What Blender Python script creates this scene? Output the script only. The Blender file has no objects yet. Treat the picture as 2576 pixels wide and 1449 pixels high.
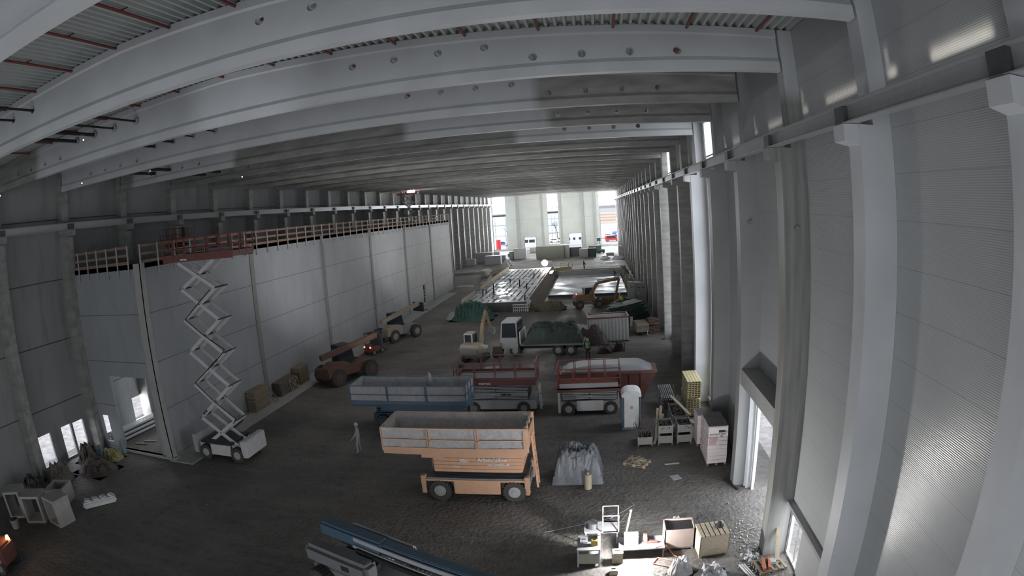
import bpy, bmesh, math, random
from mathutils import Vector, Matrix, noise
R = math.radians
random.seed(7)
SC = bpy.context.scene
COL = SC.collection

# ------------------------------------------------------------------ camera
F1, F3 = 0.67371946, 0.02010363          # lens: angle = F1*r + F3*r^3, r in thousands of pixels of the 2576 wide frame
U = 2576 / 36.0 / 1000.0
cam_data = bpy.data.cameras.new('camera')
cam = bpy.data.objects.new('camera', cam_data)
COL.objects.link(cam)
cam_data.type = 'PANO'
cam_data.sensor_width = 36.0
cam_data.sensor_height = 36.0 * 1449 / 2576
cam_data.clip_start = 0.05
cam_data.clip_end = 2000
cc = cam_data.cycles if hasattr(cam_data, 'cycles') and hasattr(cam_data.cycles, 'fisheye_polynomial_k1') else cam_data
try:
    cc.panorama_type = 'FISHEYE_LENS_POLYNOMIAL'
except Exception:
    cam_data.panorama_type = 'FISHEYE_LENS_POLYNOMIAL'
for t in (cc,):
    t.fisheye_fov = R(180)
    t.fisheye_polynomial_k0 = 0.0
    t.fisheye_polynomial_k1 = -F1 * U
    t.fisheye_polynomial_k2 = 0.0
    t.fisheye_polynomial_k3 = -F3 * U ** 3
    t.fisheye_polynomial_k4 = 0.0
H = 12.7
cam.matrix_world = (Matrix.Translation((0, 0, H)) @ Matrix.Rotation(0.15026689, 4, 'Z') @ Matrix.Rotation(-0.13165593, 4, 'X')
                    @ Matrix.Rotation(0.0633045, 4, 'Y') @ Matrix.Rotation(R(90), 4, 'X'))
SC.camera = cam
SC.view_settings.view_transform = 'Standard'
SC.view_settings.look = 'None'
SC.view_settings.gamma = 1
SC.view_settings.use_curve_mapping = False
SC.view_settings.exposure = 0.2
try:
    SC.cycles.max_bounces = 6
    SC.cycles.diffuse_bounces = 4
    SC.cycles.glossy_bounces = 3
    SC.cycles.sample_clamp_indirect = 4
    SC.cycles.use_denoising = True
except Exception:
    pass

# ------------------------------------------------------------------ sky and daylight
world = bpy.data.worlds.new('sky')
SC.world = world
world.use_nodes = True
wn = world.node_tree.nodes
wl = world.node_tree.links
bg = wn['Background']
tc = wn.new('ShaderNodeTexCoord')
nz = wn.new('ShaderNodeTexNoise'); nz.inputs['Scale'].default_value = 2.5; nz.inputs['Detail'].default_value = 6
rp = wn.new('ShaderNodeValToRGB')
rp.color_ramp.elements[0].position = 0.3; rp.color_ramp.elements[0].color = (0.72, 0.80, 0.95, 1)
rp.color_ramp.elements[1].position = 0.65; rp.color_ramp.elements[1].color = (0.98, 0.98, 1.0, 1)
wl.new(tc.outputs['Generated'], nz.inputs['Vector']); wl.new(nz.outputs['Fac'], rp.inputs['Fac']); wl.new(rp.outputs['Color'], bg.inputs['Color'])
bg.inputs['Strength'].default_value = 3.0

def area(name, loc, size, power, direction, color=(1, 1, 1), spread=180):
    l = bpy.data.lights.new(name, 'AREA'); l.shape = 'RECTANGLE'; l.size, l.size_y = size
    l.energy = power; l.color = color; l.spread = R(spread)
    o = bpy.data.objects.new(name, l); COL.objects.link(o); o.location = loc
    o.rotation_euler = Vector(direction).to_track_quat('-Z', 'Y').to_euler()
    return o
def point(name, loc, power, color=(1, 1, 1), r=0.1):
    l = bpy.data.lights.new(name, 'POINT'); l.energy = power; l.color = color; l.shadow_soft_size = r
    o = bpy.data.objects.new(name, l); COL.objects.link(o); o.location = loc
    return o
DAY = (0.93, 0.97, 1.0)
area('daylight_near_gable', (-9, -33, 9), (34, 14), 3800, (0.1, 1, 0.02), DAY)
area('near_uplight_left', (-15, 3, 1.2), (6, 2), 400, (0, 0.42, 1), (0.97, 0.98, 1.0))
area('near_uplight_right', (-1, 2, 1.2), (6, 2), 430, (0.1, 0.42, 1), (0.97, 0.98, 1.0))
area('daylight_far_left_window', (-30, 181.6, 9), (4, 16), 5500, (0, -1, 0), DAY)
area('daylight_far_middle_window', (-13.4, 181.6, 9), (3.2, 15), 6000, (0, -1, 0), DAY)
area('daylight_far_right_window', (3.6, 181.6, 9), (4.6, 16), 10000, (0, -1, 0), DAY)
area('daylight_side_door', (8.2, 21.1, 2.4), (4.9, 4.6), 260, (-1, -0.25, -0.12), DAY)
area('daylight_side_window', (7.4, 17.0, 1.1), (1.1, 2.0), 40, (-1, 0, 0), DAY)
area('daylight_tall_window', (7.3, 33.6, 9.5), (3.6, 16), 260, (-1, 0, 0), DAY)
area('daylight_second_tall_window', (7.3, 53.6, 9.5), (3.6, 16), 220, (-1, 0, 0), DAY)
area('daylight_cell_window', (-33.2, 28.5, 2.5), (3.0, 3.5), 600, (1, -0.1, 0), DAY)
area('cell_fill', (-26.0, 31.5, 6.5), (3, 2), 260, (-1, -.1, -.35), DAY)  # added fill without a fixture, brightens the wall seen through the cell doorway
sp = bpy.data.lights.new('floor_spot', 'SPOT'); sp.energy = 2600; sp.spot_size = R(20); sp.spot_blend = 1; sp.color = (.9, .95, 1); sp.shadow_soft_size = .1
so = bpy.data.objects.new('floor_spot', sp); COL.objects.link(so); so.location = (-11.5, 8, 1.6); so.rotation_euler = Vector((-.6, 9.8, 15.2)).to_track_quat('-Z', 'Y').to_euler()
for k in range(7):                       # strip lamps added to imitate sun glinting off the rail onto the panels
    ya = 5.8 + 6 * k
    area('glint_stand_in', (6.45, ya + 2.7, 15.08), (2.2, .02), (1.5, .9, .6, .5, .4, .3, .3)[k], (0.75, 0, .8), (1, .93, .8), 30)
    area('glint_stand_in', (6.45, ya + 5.6, 15.08), (.45, .02), (.2, .15, .1, .1, .08, .08, .06)[k], (0.75, 0, .8), (1, .93, .8), 26)
    area('glint_stand_in', (5.95, ya + 5.75, 15.0), (.02, .3), .07, (0.75, 0, .75), (1, .93, .8), 14)
for k in range(6):                       # unseen fill lamps added along the hall, facing down and up, without fixtures
    area('hall_fill_down', (-12.8, 40 + k * 24, 16.0), (14, 3), (300, 300, 150, 450, 900, 1700)[k], (0, 0.3, -1), (1, 0.98, 0.95))
    area('hall_fill_up', (-12.8, 40 + k * 24, 4.0), (12, 3), (950, 1100, 500, 750, 1900, 2800)[k], (0, 0.5, 1), (1, 0.98, 0.95))

# ------------------------------------------------------------------ materials
MATS = {}
def mat(name, col, rough=0.7, metal=0.0, var=0.12, scale=3.0, bump=0.0, bscale=20.0, emit=None, estr=0.0, alpha=1.0, coat=0.0, spec=None):
    if name in MATS: return MATS[name]
    m = bpy.data.materials.new(name); m.use_nodes = True; MATS[name] = m
    nt = m.node_tree; n = nt.nodes; l = nt.links; b = n['Principled BSDF']
    b.inputs['Roughness'].default_value = rough; b.inputs['Metallic'].default_value = metal
    if spec is not None: b.inputs['Specular IOR Level'].default_value = spec
    if coat: b.inputs['Coat Weight'].default_value = coat; b.inputs['Coat Roughness'].default_value = 0.25
    t = n.new('ShaderNodeTexCoord'); z = n.new('ShaderNodeTexNoise'); z.inputs['Scale'].default_value = scale; z.inputs['Detail'].default_value = 5
    l.new(t.outputs['Object'], z.inputs['Vector'])
    x = n.new('ShaderNodeMix'); x.data_type = 'RGBA'
    x.inputs['A'].default_value = (*[c * (1 - var * 1.6) for c in col], 1); x.inputs['B'].default_value = (*[min(1, c * (1 + var * 1.6)) for c in col], 1)
    l.new(z.outputs['Fac'], x.inputs['Factor']); l.new(x.outputs['Result'], b.inputs['Base Color'])
    if bump:
        z2 = n.new('ShaderNodeTexNoise'); z2.inputs['Scale'].default_value = bscale; z2.inputs['Detail'].default_value = 6
        l.new(t.outputs['Object'], z2.inputs['Vector'])
        bp = n.new('ShaderNodeBump'); bp.inputs['Strength'].default_value = bump; bp.inputs['Distance'].default_value = 0.05
        l.new(z2.outputs['Fac'], bp.inputs['Height']); l.new(bp.outputs['Normal'], b.inputs['Normal'])
    if emit: b.inputs['Emission Color'].default_value = (*emit, 1); b.inputs['Emission Strength'].default_value = estr
    if alpha < 1: b.inputs['Alpha'].default_value = alpha
    return m
def nodes(m): return m.node_tree.nodes, m.node_tree.links, m.node_tree.nodes['Principled BSDF']
def math_node(n, l, op, a, b=None, c=None):
    x = n.new('ShaderNodeMath'); x.operation = op
    for i, v in enumerate((a, b, c)):
        if v is None: continue
        if isinstance(v, (int, float)): x.inputs[i].default_value = v
        else: l.new(v, x.inputs[i])
    return x.outputs[0]
def mix_col(n, l, fac, a, b):
    x = n.new('ShaderNodeMix'); x.data_type = 'RGBA'
    if isinstance(fac, (int, float)): x.inputs['Factor'].default_value = fac
    else: l.new(fac, x.inputs['Factor'])
    for k, v in (('A', a), ('B', b)):
        if isinstance(v, tuple): x.inputs[k].default_value = (*v, 1)
        else: l.new(v, x.inputs[k])
    return x.outputs['Result']
def noise_fac(n, l, vec, scale, detail=5, lo=0.35, hi=0.65, stretch=None):
    if stretch:
        mp = n.new('ShaderNodeMapping'); mp.inputs['Scale'].default_value = stretch; l.new(vec, mp.inputs['Vector']); vec = mp.outputs['Vector']
    z = n.new('ShaderNodeTexNoise'); z.inputs['Scale'].default_value = scale; z.inputs['Detail'].default_value = detail; l.new(vec, z.inputs['Vector'])
    r = n.new('ShaderNodeMapRange'); r.inputs['From Min'].default_value = lo; r.inputs['From Max'].default_value = hi; l.new(z.outputs['Fac'], r.inputs['Value'])
    return r.outputs['Result']
PAINT = (0.50, 0.515, 0.54); RAW = (0.25, 0.248, 0.24)
def painted(name, ranges, axis='X', paint=PAINT, raw=RAW):
    """raw precast concrete, sprayed white between the given distances along the member"""
    if name in MATS: return MATS[name]
    m = bpy.data.materials.new(name); m.use_nodes = True; MATS[name] = m; n, l, b = nodes(m)
    t = n.new('ShaderNodeTexCoord'); s = n.new('ShaderNodeSeparateXYZ'); l.new(t.outputs['Object'], s.inputs['Vector'])
    fac = None
    for lo, hi in ranges:
        a = n.new('ShaderNodeMapRange'); a.inputs['From Min'].default_value = lo - .25; a.inputs['From Max'].default_value = lo + .25; l.new(s.outputs[axis], a.inputs['Value'])
        c = n.new('ShaderNodeMapRange'); c.inputs['From Min'].default_value = hi + .25; c.inputs['From Max'].default_value = hi - .25; l.new(s.outputs[axis], c.inputs['Value'])
        f = math_node(n, l, 'MULTIPLY', a.outputs['Result'], c.outputs['Result'])
        fac = f if fac is None else math_node(n, l, 'MAXIMUM', fac, f)
    st = noise_fac(n, l, t.outputs['Object'], 1.3, stretch=(0.5, 2, 2) if axis == 'X' else (4, 4, .25))
    rawc = mix_col(n, l, st, tuple(c * .78 for c in raw), tuple(c * 1.2 for c in raw))
    pc = mix_col(n, l, noise_fac(n, l, t.outputs['Object'], .6), tuple(c * .93 for c in paint), tuple(c * 1.05 for c in paint))
    l.new(mix_col(n, l, fac if fac is not None else 0.0, rawc, pc), b.inputs['Base Color'])
    b.inputs['Roughness'].default_value = 0.55
    return m
def panel_mat(name, col, z0, pitch, dark=0.55, rough=0.28, ribs=True, width=0.018, ybays=None, stains=0.0, spec=0.5):
    """flat wall panels with thin horizontal joints and fine ribs"""
    m = bpy.data.materials.new(name); m.use_nodes = True; MATS[name] = m; n, l, b = nodes(m)
    g = n.new('ShaderNodeNewGeometry'); s = n.new('ShaderNodeSeparateXYZ'); l.new(g.outputs['Position'], s.inputs['Vector'])
    a = math_node(n, l, 'SUBTRACT', s.outputs['Z'], z0); a = math_node(n, l, 'DIVIDE', a, pitch); fr = math_node(n, l, 'FRACT', a)
    d = math_node(n, l, 'SUBTRACT', fr, 0.5); d = math_node(n, l, 'ABSOLUTE', d)
    line = math_node(n, l, 'GREATER_THAN', d, 0.5 - width / pitch / 2)
    if ybays:
        y = math_node(n, l, 'SUBTRACT', s.outputs['Y'], ybays[0]); y = math_node(n, l, 'DIVIDE', y, ybays[1]); y = math_node(n, l, 'FRACT', y)
        y = math_node(n, l, 'ABSOLUTE', math_node(n, l, 'SUBTRACT', y, 0.5)); y = math_node(n, l, 'GREATER_THAN', y, 0.5 - width / ybays[1] / 2)
        line = math_node(n, l, 'MAXIMUM', line, y)
    base = mix_col(n, l, noise_fac(n, l, g.outputs['Position'], .35), tuple(c * .95 for c in col), tuple(c * 1.04 for c in col))
    if stains:
        st = noise_fac(n, l, g.outputs['Position'], 1.0, lo=.5, hi=.75, stretch=(1, 1.1, .22))
        base = mix_col(n, l, math_node(n, l, 'MULTIPLY', st, stains), base, tuple(c * .5 for c in col))
    l.new(mix_col(n, l, line, base, tuple(c * dark for c in col)), b.inputs['Base Color'])
    b.inputs['Roughness'].default_value = rough
    b.inputs['Specular IOR Level'].default_value = spec
    if ribs:
        rb = math_node(n, l, 'SINE', math_node(n, l, 'MULTIPLY', s.outputs['Z'], 2 * math.pi / 0.045))
        bp = n.new('ShaderNodeBump'); bp.inputs['Strength'].default_value = 0.3; bp.inputs['Distance'].default_value = 0.004
        l.new(rb, bp.inputs['Height']); l.new(bp.outputs['Normal'], b.inputs['Normal'])
    return m
CONC = mat('raw_concrete', (0.20, 0.20, 0.195), .75, var=.15, scale=1.5, bump=.1)
PCONC = mat('painted_concrete', PAINT, .55, var=.05)
LCONC = mat('light_concrete', (0.36, 0.36, 0.35), .75, var=.12, scale=1.2, bump=.1)
STEEL = mat('galvanised_steel', (0.42, 0.44, 0.46), .35, .8, .1)
RAILM = mat('rail_paint', (0.34, 0.35, 0.36), .35, .2, .08)
DARKST = mat('dark_steel', (0.05, 0.05, 0.055), .5, .4)
DARKPL = mat('dark_rail_plate', (0.07, 0.07, 0.075), .5, .2)
DECK = mat('roof_sheet', (0.36, 0.38, 0.375), .45, .1, .05)
REDP = mat('dark_red_pipe', (0.16, 0.035, 0.03), .45)
BLACK = mat('black_rubber', (0.015, 0.015, 0.016), .8)
TYRE = mat('dusty_tyre', (0.06, 0.058, 0.055), .9, bump=.3)
ORANGE = mat('orange_paint', (0.60, 0.37, 0.25), .45, var=.08)
RED = mat('red_paint', (0.17, 0.07, 0.062), .5, var=.12)
DRED = mat('dull_red_paint', (0.17, 0.05, 0.04), .6, var=.2)
BLUE = mat('blue_paint', (0.07, 0.12, 0.18), .45, var=.1)
DBLUE = mat('dark_blue_paint', (0.035, 0.07, 0.12), .5)
WHITE = mat('white_paint', (0.55, 0.56, 0.57), .5, var=.1)
CREAM = mat('cream_paint', (0.33, 0.29, 0.22), .5, var=.1)
YELLOW = mat('yellow_paint', (0.46, 0.34, 0.10), .5, var=.15)
GREYP = mat('grey_paint', (0.22, 0.22, 0.23), .5)
LGREY = mat('light_grey_paint', (0.36, 0.37, 0.39), .5, var=.08)
GREEN = mat('green_tarp', (0.035, 0.09, 0.075), .55, var=.4, scale=5)
DGREEN = mat('dark_green_paint', (0.015, 0.035, 0.03), .5, var=.3)
WOOD = mat('weathered_wood', (0.23, 0.19, 0.14), .8, var=.25, scale=8)
LWOOD = mat('pale_timber', (0.42, 0.36, 0.27), .75, var=.2, scale=8)
BOARD = mat('rail_board', (0.24, 0.15, 0.11), .8, var=.2, scale=6)
YBEAM = mat('yellow_formwork_timber', (0.50, 0.44, 0.26), .6, var=.12, scale=5)
FOAM = mat('pinkish_foam', (0.72, 0.64, 0.66), .8, var=.03, scale=4)
FOAMTOP = mat('dusty_foam_top', (0.24, 0.22, 0.225), .85, var=.1)
PINK = mat('pink_print', (0.50, 0.36, 0.38), .8)
INK = mat('black_print', (0.03, 0.03, 0.03), .7)
WINK = mat('white_print', (0.75, 0.75, 0.75), .6)
PLASTIC = mat('milky_plastic_sheet', (0.50, 0.50, 0.52), .35, var=.2, scale=6, alpha=.78, bump=.5, bscale=6)
CRATE = mat('grey_crate_metal', (0.30, 0.30, 0.29), .55, .3, .15)
SCRAPM = mat('rusty_scrap', (0.10, 0.085, 0.075), .7, .3, .4, 12)
REBAR = mat('dark_rebar', (0.04, 0.038, 0.036), .6, .5)
GLASSD = mat('dark_glass', (0.03, 0.035, 0.045), .1, 0)
PANE = mat('cab_glass', (0.12, 0.15, 0.18), .08, 0, alpha=.6)
SKIN = mat('skin', (0.42, 0.27, 0.2), .6)
VEST = mat('hi_vis_vest', (0.55, 0.70, 0.10), .6)
VESTG = mat('hi_vis_green_vest', (0.22, 0.42, 0.22), .6)
NAVY = mat('navy_trousers', (0.03, 0.035, 0.055), .8)
PALEC = mat('pale_coverall', (0.36, 0.36, 0.38), .8)
TARPG = mat('grey_tarp', (0.13, 0.145, 0.165), .45, var=.25, scale=3, bump=.5, bscale=5)
HEDGE = mat('green_brown_cladding', (0.20, 0.22, 0.12), .8, var=.4, scale=8)
LIT = mat('lamp_face', (1, 1, 1), .3, emit=(1, .98, .95), estr=60)
LITW = mat('warm_lamp_face', (1, .9, .7), .3, emit=(1, .88, .62), estr=120)
LITO = mat('orange_lamp_face', (1, .6, .3), .3, emit=(1, .42, .14), estr=18)
LITR = mat('red_tail_light', (1, .1, .1), .3, emit=(1, .12, .08), estr=6)
LITS = mat('small_lamp_face', (1, 1, 1), .3, emit=(.9, .95, 1), estr=25)
CARRED = mat('car_red', (0.60, 0.03, 0.03), .3)
CARBLUE = mat('car_blue', (0.08, 0.12, 0.35), .3)
OFFICE = mat('office_white', (0.75, 0.77, 0.8), .6)
BRICKO = mat('orange_brown_facade', (0.66, 0.46, 0.37), .8)
def floor_material():
    m = bpy.data.materials.new('dirt_floor'); m.use_nodes = True; n, l, b = nodes(m)
    g = n.new('ShaderNodeNewGeometry'); p = g.outputs['Position']
    a = mix_col(n, l, noise_fac(n, l, p, .18, 6), (0.088, 0.084, 0.080), (0.17, 0.16, 0.148))
    tr = noise_fac(n, l, p, 1.0, 6, .45, .75, stretch=(.25, 1.6, 1))
    a = mix_col(n, l, math_node(n, l, 'MULTIPLY', tr, .55), a, (0.19, 0.18, 0.165))
    tr2 = noise_fac(n, l, p, 2.2, 8, .5, .7)
    a = mix_col(n, l, math_node(n, l, 'MULTIPLY', tr2, .4), a, (0.04, 0.038, 0.036))
    l.new(a, b.inputs['Base Color'])
    r = noise_fac(n, l, p, .3, 4, .3, .7); rr = math_node(n, l, 'MULTIPLY_ADD', r, -.35, .9); l.new(rr, b.inputs['Roughness'])
    z = n.new('ShaderNodeTexNoise'); z.inputs['Scale'].default_value = 5; z.inputs['Detail'].default_value = 9; l.new(p, z.inputs['Vector'])
    bp = n.new('ShaderNodeBump'); bp.inputs['Strength'].default_value = .9; bp.inputs['Distance'].default_value = .12; l.new(z.outputs['Fac'], bp.inputs['Height']); l.new(bp.outputs['Normal'], b.inputs['Normal'])
    return m
def wet_film():
    m = bpy.data.materials.new('wet_blueish_film'); m.use_nodes = True; n, l, b = nodes(m)
    g = n.new('ShaderNodeNewGeometry'); p = g.outputs['Position']
    a = mix_col(n, l, noise_fac(n, l, p, .5, 6), (0.36, 0.40, 0.43), (0.60, 0.65, 0.68)); l.new(a, b.inputs['Base Color'])
    l.new(math_node(n, l, 'MULTIPLY_ADD', noise_fac(n, l, p, .35, 4), .4, .34), b.inputs['Roughness'])
    z = n.new('ShaderNodeTexNoise'); z.inputs['Scale'].default_value = 1.2; z.inputs['Detail'].default_value = 4; l.new(p, z.inputs['Vector'])
    bp = n.new('ShaderNodeBump'); bp.inputs['Strength'].default_value = .35; bp.inputs['Distance'].default_value = .1; l.new(z.outputs['Fac'], bp.inputs['Height']); l.new(bp.outputs['Normal'], b.inputs['Normal'])
    return m
FLOORM = floor_material(); FILM = wet_film()
OUTG = mat('pale_outside_ground', (0.30, 0.285, 0.28), .9, var=.5, scale=1.6, bump=.5, bscale=4)
WALLR = panel_mat('white_sandwich_panels', (0.42, 0.435, 0.445), 14.30, 1.025, dark=.72, rough=.3, width=.016, ybays=(11.78, 6.0))
WALLL = panel_mat('grey_precast_panels', (0.255, 0.264, 0.272), 11.35, 3.8, dark=.25, rough=.7, ribs=False, width=.07, stains=.6)
WALLF = panel_mat('pale_gable_panels', (0.50, 0.52, 0.50), 3.3, 6.2, dark=.7, rough=.5, ribs=False, width=.08)
CELL = panel_mat('cell_precast_panels', (0.30, 0.315, 0.335), 3.06, 2.89, dark=.45, rough=.62, spec=.3, ribs=False, width=.05, stains=.25)

# ------------------------------------------------------------------ mesh helpers
class MB:
    def __init__(s): s.v = []; s.f = []
    def add(s, vs, fs):
        o = len(s.v); s.v += [tuple(v) for v in vs]; s.f += [tuple(i + o for i in f) for f in fs]; return s
    def box(s, x0, y0, z0, x1, y1, z1):
        return s.add([(x, y, z) for x in (x0, x1) for y in (y0, y1) for z in (z0, z1)],
                     [(0, 1, 3, 2), (4, 6, 7, 5), (0, 4, 5, 1), (2, 3, 7, 6), (0, 2, 6, 4), (1, 5, 7, 3)])
    def cbox(s, c, d, rot=(0, 0, 0)):
        m = Matrix.Translation(c) @ Matrix.Rotation(rot[2], 4, 'Z') @ Matrix.Rotation(rot[1], 4, 'Y') @ Matrix.Rotation(rot[0], 4, 'X')
        hx, hy, hz = d[0] / 2, d[1] / 2, d[2] / 2
        return s.add([m @ Vector((x, y, z)) for x in (-hx, hx) for y in (-hy, hy) for z in (-hz, hz)],
                     [(0, 1, 3, 2), (4, 6, 7, 5), (0, 4, 5, 1), (2, 3, 7, 6), (0, 2, 6, 4), (1, 5, 7, 3)])
    def bar(s, p, q, w, h, up=(0, 0, 1)):
        p = Vector(p); q = Vector(q); d = (q - p).normalized(); u = Vector(up)
        a = d.cross(u)
        if a.length < 1e-4: a = d.cross(Vector((1, 0, 0)))
        a.normalize(); c = a.cross(d).normalized(); a = a * w / 2; c = c * h / 2
        vs = [b + i * a + j * c for b in (p, q) for i in (-1, 1) for j in (-1, 1)]
        return s.add(vs, [(0, 1, 3, 2), (4, 6, 7, 5), (0, 4, 5, 1), (2, 3, 7, 6), (0, 2, 6, 4), (1, 5, 7, 3)])
    def tube(s, p, q, r, n=10, r2=None):
        p = Vector(p); q = Vector(q); d = (q - p).normalized(); a = d.orthogonal().normalized(); c = d.cross(a)
        r2 = r if r2 is None else r2
        vs = [p + (a * math.cos(t) + c * math.sin(t)) * r for t in [2 * math.pi * i / n for i in range(n)]] + \
             [q + (a * math.cos(t) + c * math.sin(t)) * r2 for t in [2 * math.pi * i / n for i in range(n)]]
        return s.add(vs, [(i, (i + 1) % n, n + (i + 1) % n, n + i) for i in range(n)] + [tuple(range(n))[::-1], tuple(range(n, 2 * n))])
    def poly(s, pts, d, axis='Y', off=0.0):
        """pts in the two other axes, extruded over [off, off+d] along axis"""
        n = len(pts)
        def P(a, b, t): return (a, t, b) if axis == 'Y' else ((t, a, b) if axis == 'X' else (a, b, t))
        return s.add([P(a, b, off) for a, b in pts] + [P(a, b, off + d) for a, b in pts],
                     [tuple(range(n))[::-1], tuple(range(n, 2 * n))] + [(i, (i + 1) % n, n + (i + 1) % n, n + i) for i in range(n)])
    def path(s, pts, r, n=6):
        for a, b in zip(pts, pts[1:]): s.tube(a, b, r, n)
        return s
    def build(s, name, m, parent=None, loc=None, bevel=0.0, smooth=False):
        me = bpy.data.meshes.new(name); me.from_pydata(s.v, [], s.f); me.update()
        bm = bmesh.new(); bm.from_mesh(me); bmesh.ops.recalc_face_normals(bm, faces=bm.faces)
        if bevel: bmesh.ops.bevel(bm, geom=bm.edges[:], offset=bevel, segments=2, affect='EDGES', clamp_overlap=True)
        bm.to_mesh(me); bm.free()
        if smooth:
            for p in me.polygons: p.use_smooth = True
        me.materials.append(m)
        o = bpy.data.objects.new(name, me); COL.objects.link(o)
        if parent: o.parent = parent
        if loc: o.location = loc
        return o
def tag(o, label, cat, group=None, kind=None):
    o['label'] = label; o['category'] = cat
    if group: o['group'] = group
    if kind: o['kind'] = kind
    return o
def thing(name, loc, label, cat, rz=0, group=None):
    o = bpy.data.objects.new(name, None); COL.objects.link(o); o.location = loc; o.rotation_euler = (0, 0, rz); o.empty_display_size = .2
    return tag(o, label, cat, group)
def struct(o): o['kind'] = 'structure'; return o
def dup(root, loc, label=None, rz=None, group=None):
    def rec(o, parent):
        c = o.copy(); COL.objects.link(c); c.parent = parent
        for ch in [x for x in KIDS.get(o.name, [])]: rec(ch, c)
        return c
    if root.name not in KIDS_DONE: index_kids(root)
    c = rec(root, None); c.location = loc
    if rz is not None: c.rotation_euler = (0, 0, rz)
    if label: c['label'] = label
    if group: c['group'] = group
    return c
KIDS = {}; KIDS_DONE = set()
def index_kids(root):
    for o in COL.objects:
        if o.parent: 
            k = KIDS.setdefault(o.parent.name, [])
            if o not in k: k.append(o)
    KIDS_DONE.add(root.name)
def text(s, size, m, parent, loc, rot, name='lettering', bold=0.0, depth=0.01, align='LEFT'):
    cu = bpy.data.curves.new(name, 'FONT'); cu.body = s; cu.size = size; cu.extrude = depth; cu.offset = bold; cu.align_x = align
    t = bpy.data.objects.new('t', cu); COL.objects.link(t)
    bpy.context.view_layer.update()
    me = bpy.data.meshes.new_from_object(t.evaluated_get(bpy.context.evaluated_depsgraph_get()))
    bpy.data.objects.remove(t); me.materials.clear(); me.materials.append(m)
    o = bpy.data.objects.new(name, me); COL.objects.link(o); o.parent = parent; o.location = loc; o.rotation_euler = rot
    return o
def holed_wall(name, axis, at, thick, u0, u1, z0, z1, holes, m):
    """wall plane at axis=at (thickness outward positive), openings (u0,u1,z0,z1)"""
    us = sorted({u0, u1, *[h[0] for h in holes], *[h[1] for h in holes]}); us = [u for u in us if u0 <= u <= u1]
    zs = sorted({z0, z1, *[h[2] for h in holes], *[h[3] for h in holes]}); zs = [z for z in zs if z0 <= z <= z1]
    full = {}
    for i in range(len(us) - 1):
        for j in range(len(zs) - 1):
            cu, cz = (us[i] + us[i + 1]) / 2, (zs[j] + zs[j + 1]) / 2
            full[i, j] = not any(h[0] < cu < h[1] and h[2] < cz < h[3] for h in holes)
    b = MB()
    def P(t, u, z): return (t, u, z) if axis == 'X' else (u, t, z)
    for (i, j), ok in full.items():
        if not ok: continue
        A, B, C, D = us[i], us[i + 1], zs[j], zs[j + 1]
        for t in (at, at + thick): b.add([P(t, A, C), P(t, B, C), P(t, B, D), P(t, A, D)], [(0, 1, 2, 3)])
        for (di, dj, e) in ((-1, 0, ((A, C), (A, D))), (1, 0, ((B, C), (B, D))), (0, -1, ((A, C), (B, C))), (0, 1, ((A, D), (B, D)))):
            if not full.get((i + di, j + dj), False):
                (a1, c1), (a2, c2) = e; b.add([P(at, a1, c1), P(at, a2, c2), P(at + thick, a2, c2), P(at + thick, a1, c1)], [(0, 1, 2, 3)])
    return struct(b.build(name, m))
def ordinal(k):
    w = ['first', 'second', 'third', 'fourth', 'fifth', 'sixth', 'seventh', 'eighth', 'ninth', 'tenth', 'eleventh', 'twelfth', 'thirteenth', 'fourteenth', 'fifteenth',
         'sixteenth', 'seventeenth', 'eighteenth', 'nineteenth', 'twentieth', 'twenty-first', 'twenty-second', 'twenty-third', 'twenty-fourth', 'twenty-fifth',
         'twenty-sixth', 'twenty-seventh', 'twenty-eighth', 'twenty-ninth', 'thirtieth', 'thirty-first', 'thirty-second']
    return w[k]
def rect_frame(b, p, du, dv, w, d):
    """four bars round a rectangle p + s*du + t*dv"""
    p = Vector(p); du = Vector(du); dv = Vector(dv)
    for a, c in ((p, p + du), (p + dv, p + du + dv), (p, p + dv), (p + du, p + du + dv)): b.bar(a, c, w, d)
    return b

# ------------------------------------------------------------------ the hall
YF = 182.0; BAY = 6.0; Y0 = 5.8; MID = -12.8
def mir(x): return 2 * MID - x
struct(MB().box(-34, -36, -.3, 8.5, YF + 1, 0).build('floor', FLOORM))
g = MB().box(-400, YF + 1, -.35, 300, 620, -.02); g.box(8.5, -30, -.35, 120, YF + 1, -.02); g.box(-150, -30, -.35, -34, YF + 1, -.02); struct(g.build('ground', OUTG))
def roof_z(x): return 18.26 + (6.3 - x) * .027 if x > MID else 18.26 + (x - mir(6.3)) * .027
b = MB(); pit = .2925; x = -32.7; prof = []
while x < 7.0:
    for dx, dz in ((0, 0), (.04, 0), (.085, .15), (.2, .15), (.25, 0)): prof.append((x + dx, roof_z(x + dx) + .01 + dz))
    x += pit
top = [(p[0], p[1] + .35) for p in (prof[0], prof[len(prof) // 2], prof[-1])]
n = len(prof)
b.add([(a, -36, c) for a, c in prof] + [(a, YF + .3, c) for a, c in prof], [(i, i + 1, n + i + 1, n + i) for i in range(n - 1)])
b.add([(a, -36, c) for a, c in top] + [(a, YF + .3, c) for a, c in top], [(0, 1, 4, 3), (1, 2, 5, 4)])
struct(b.build('ceiling', DECK))

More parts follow.
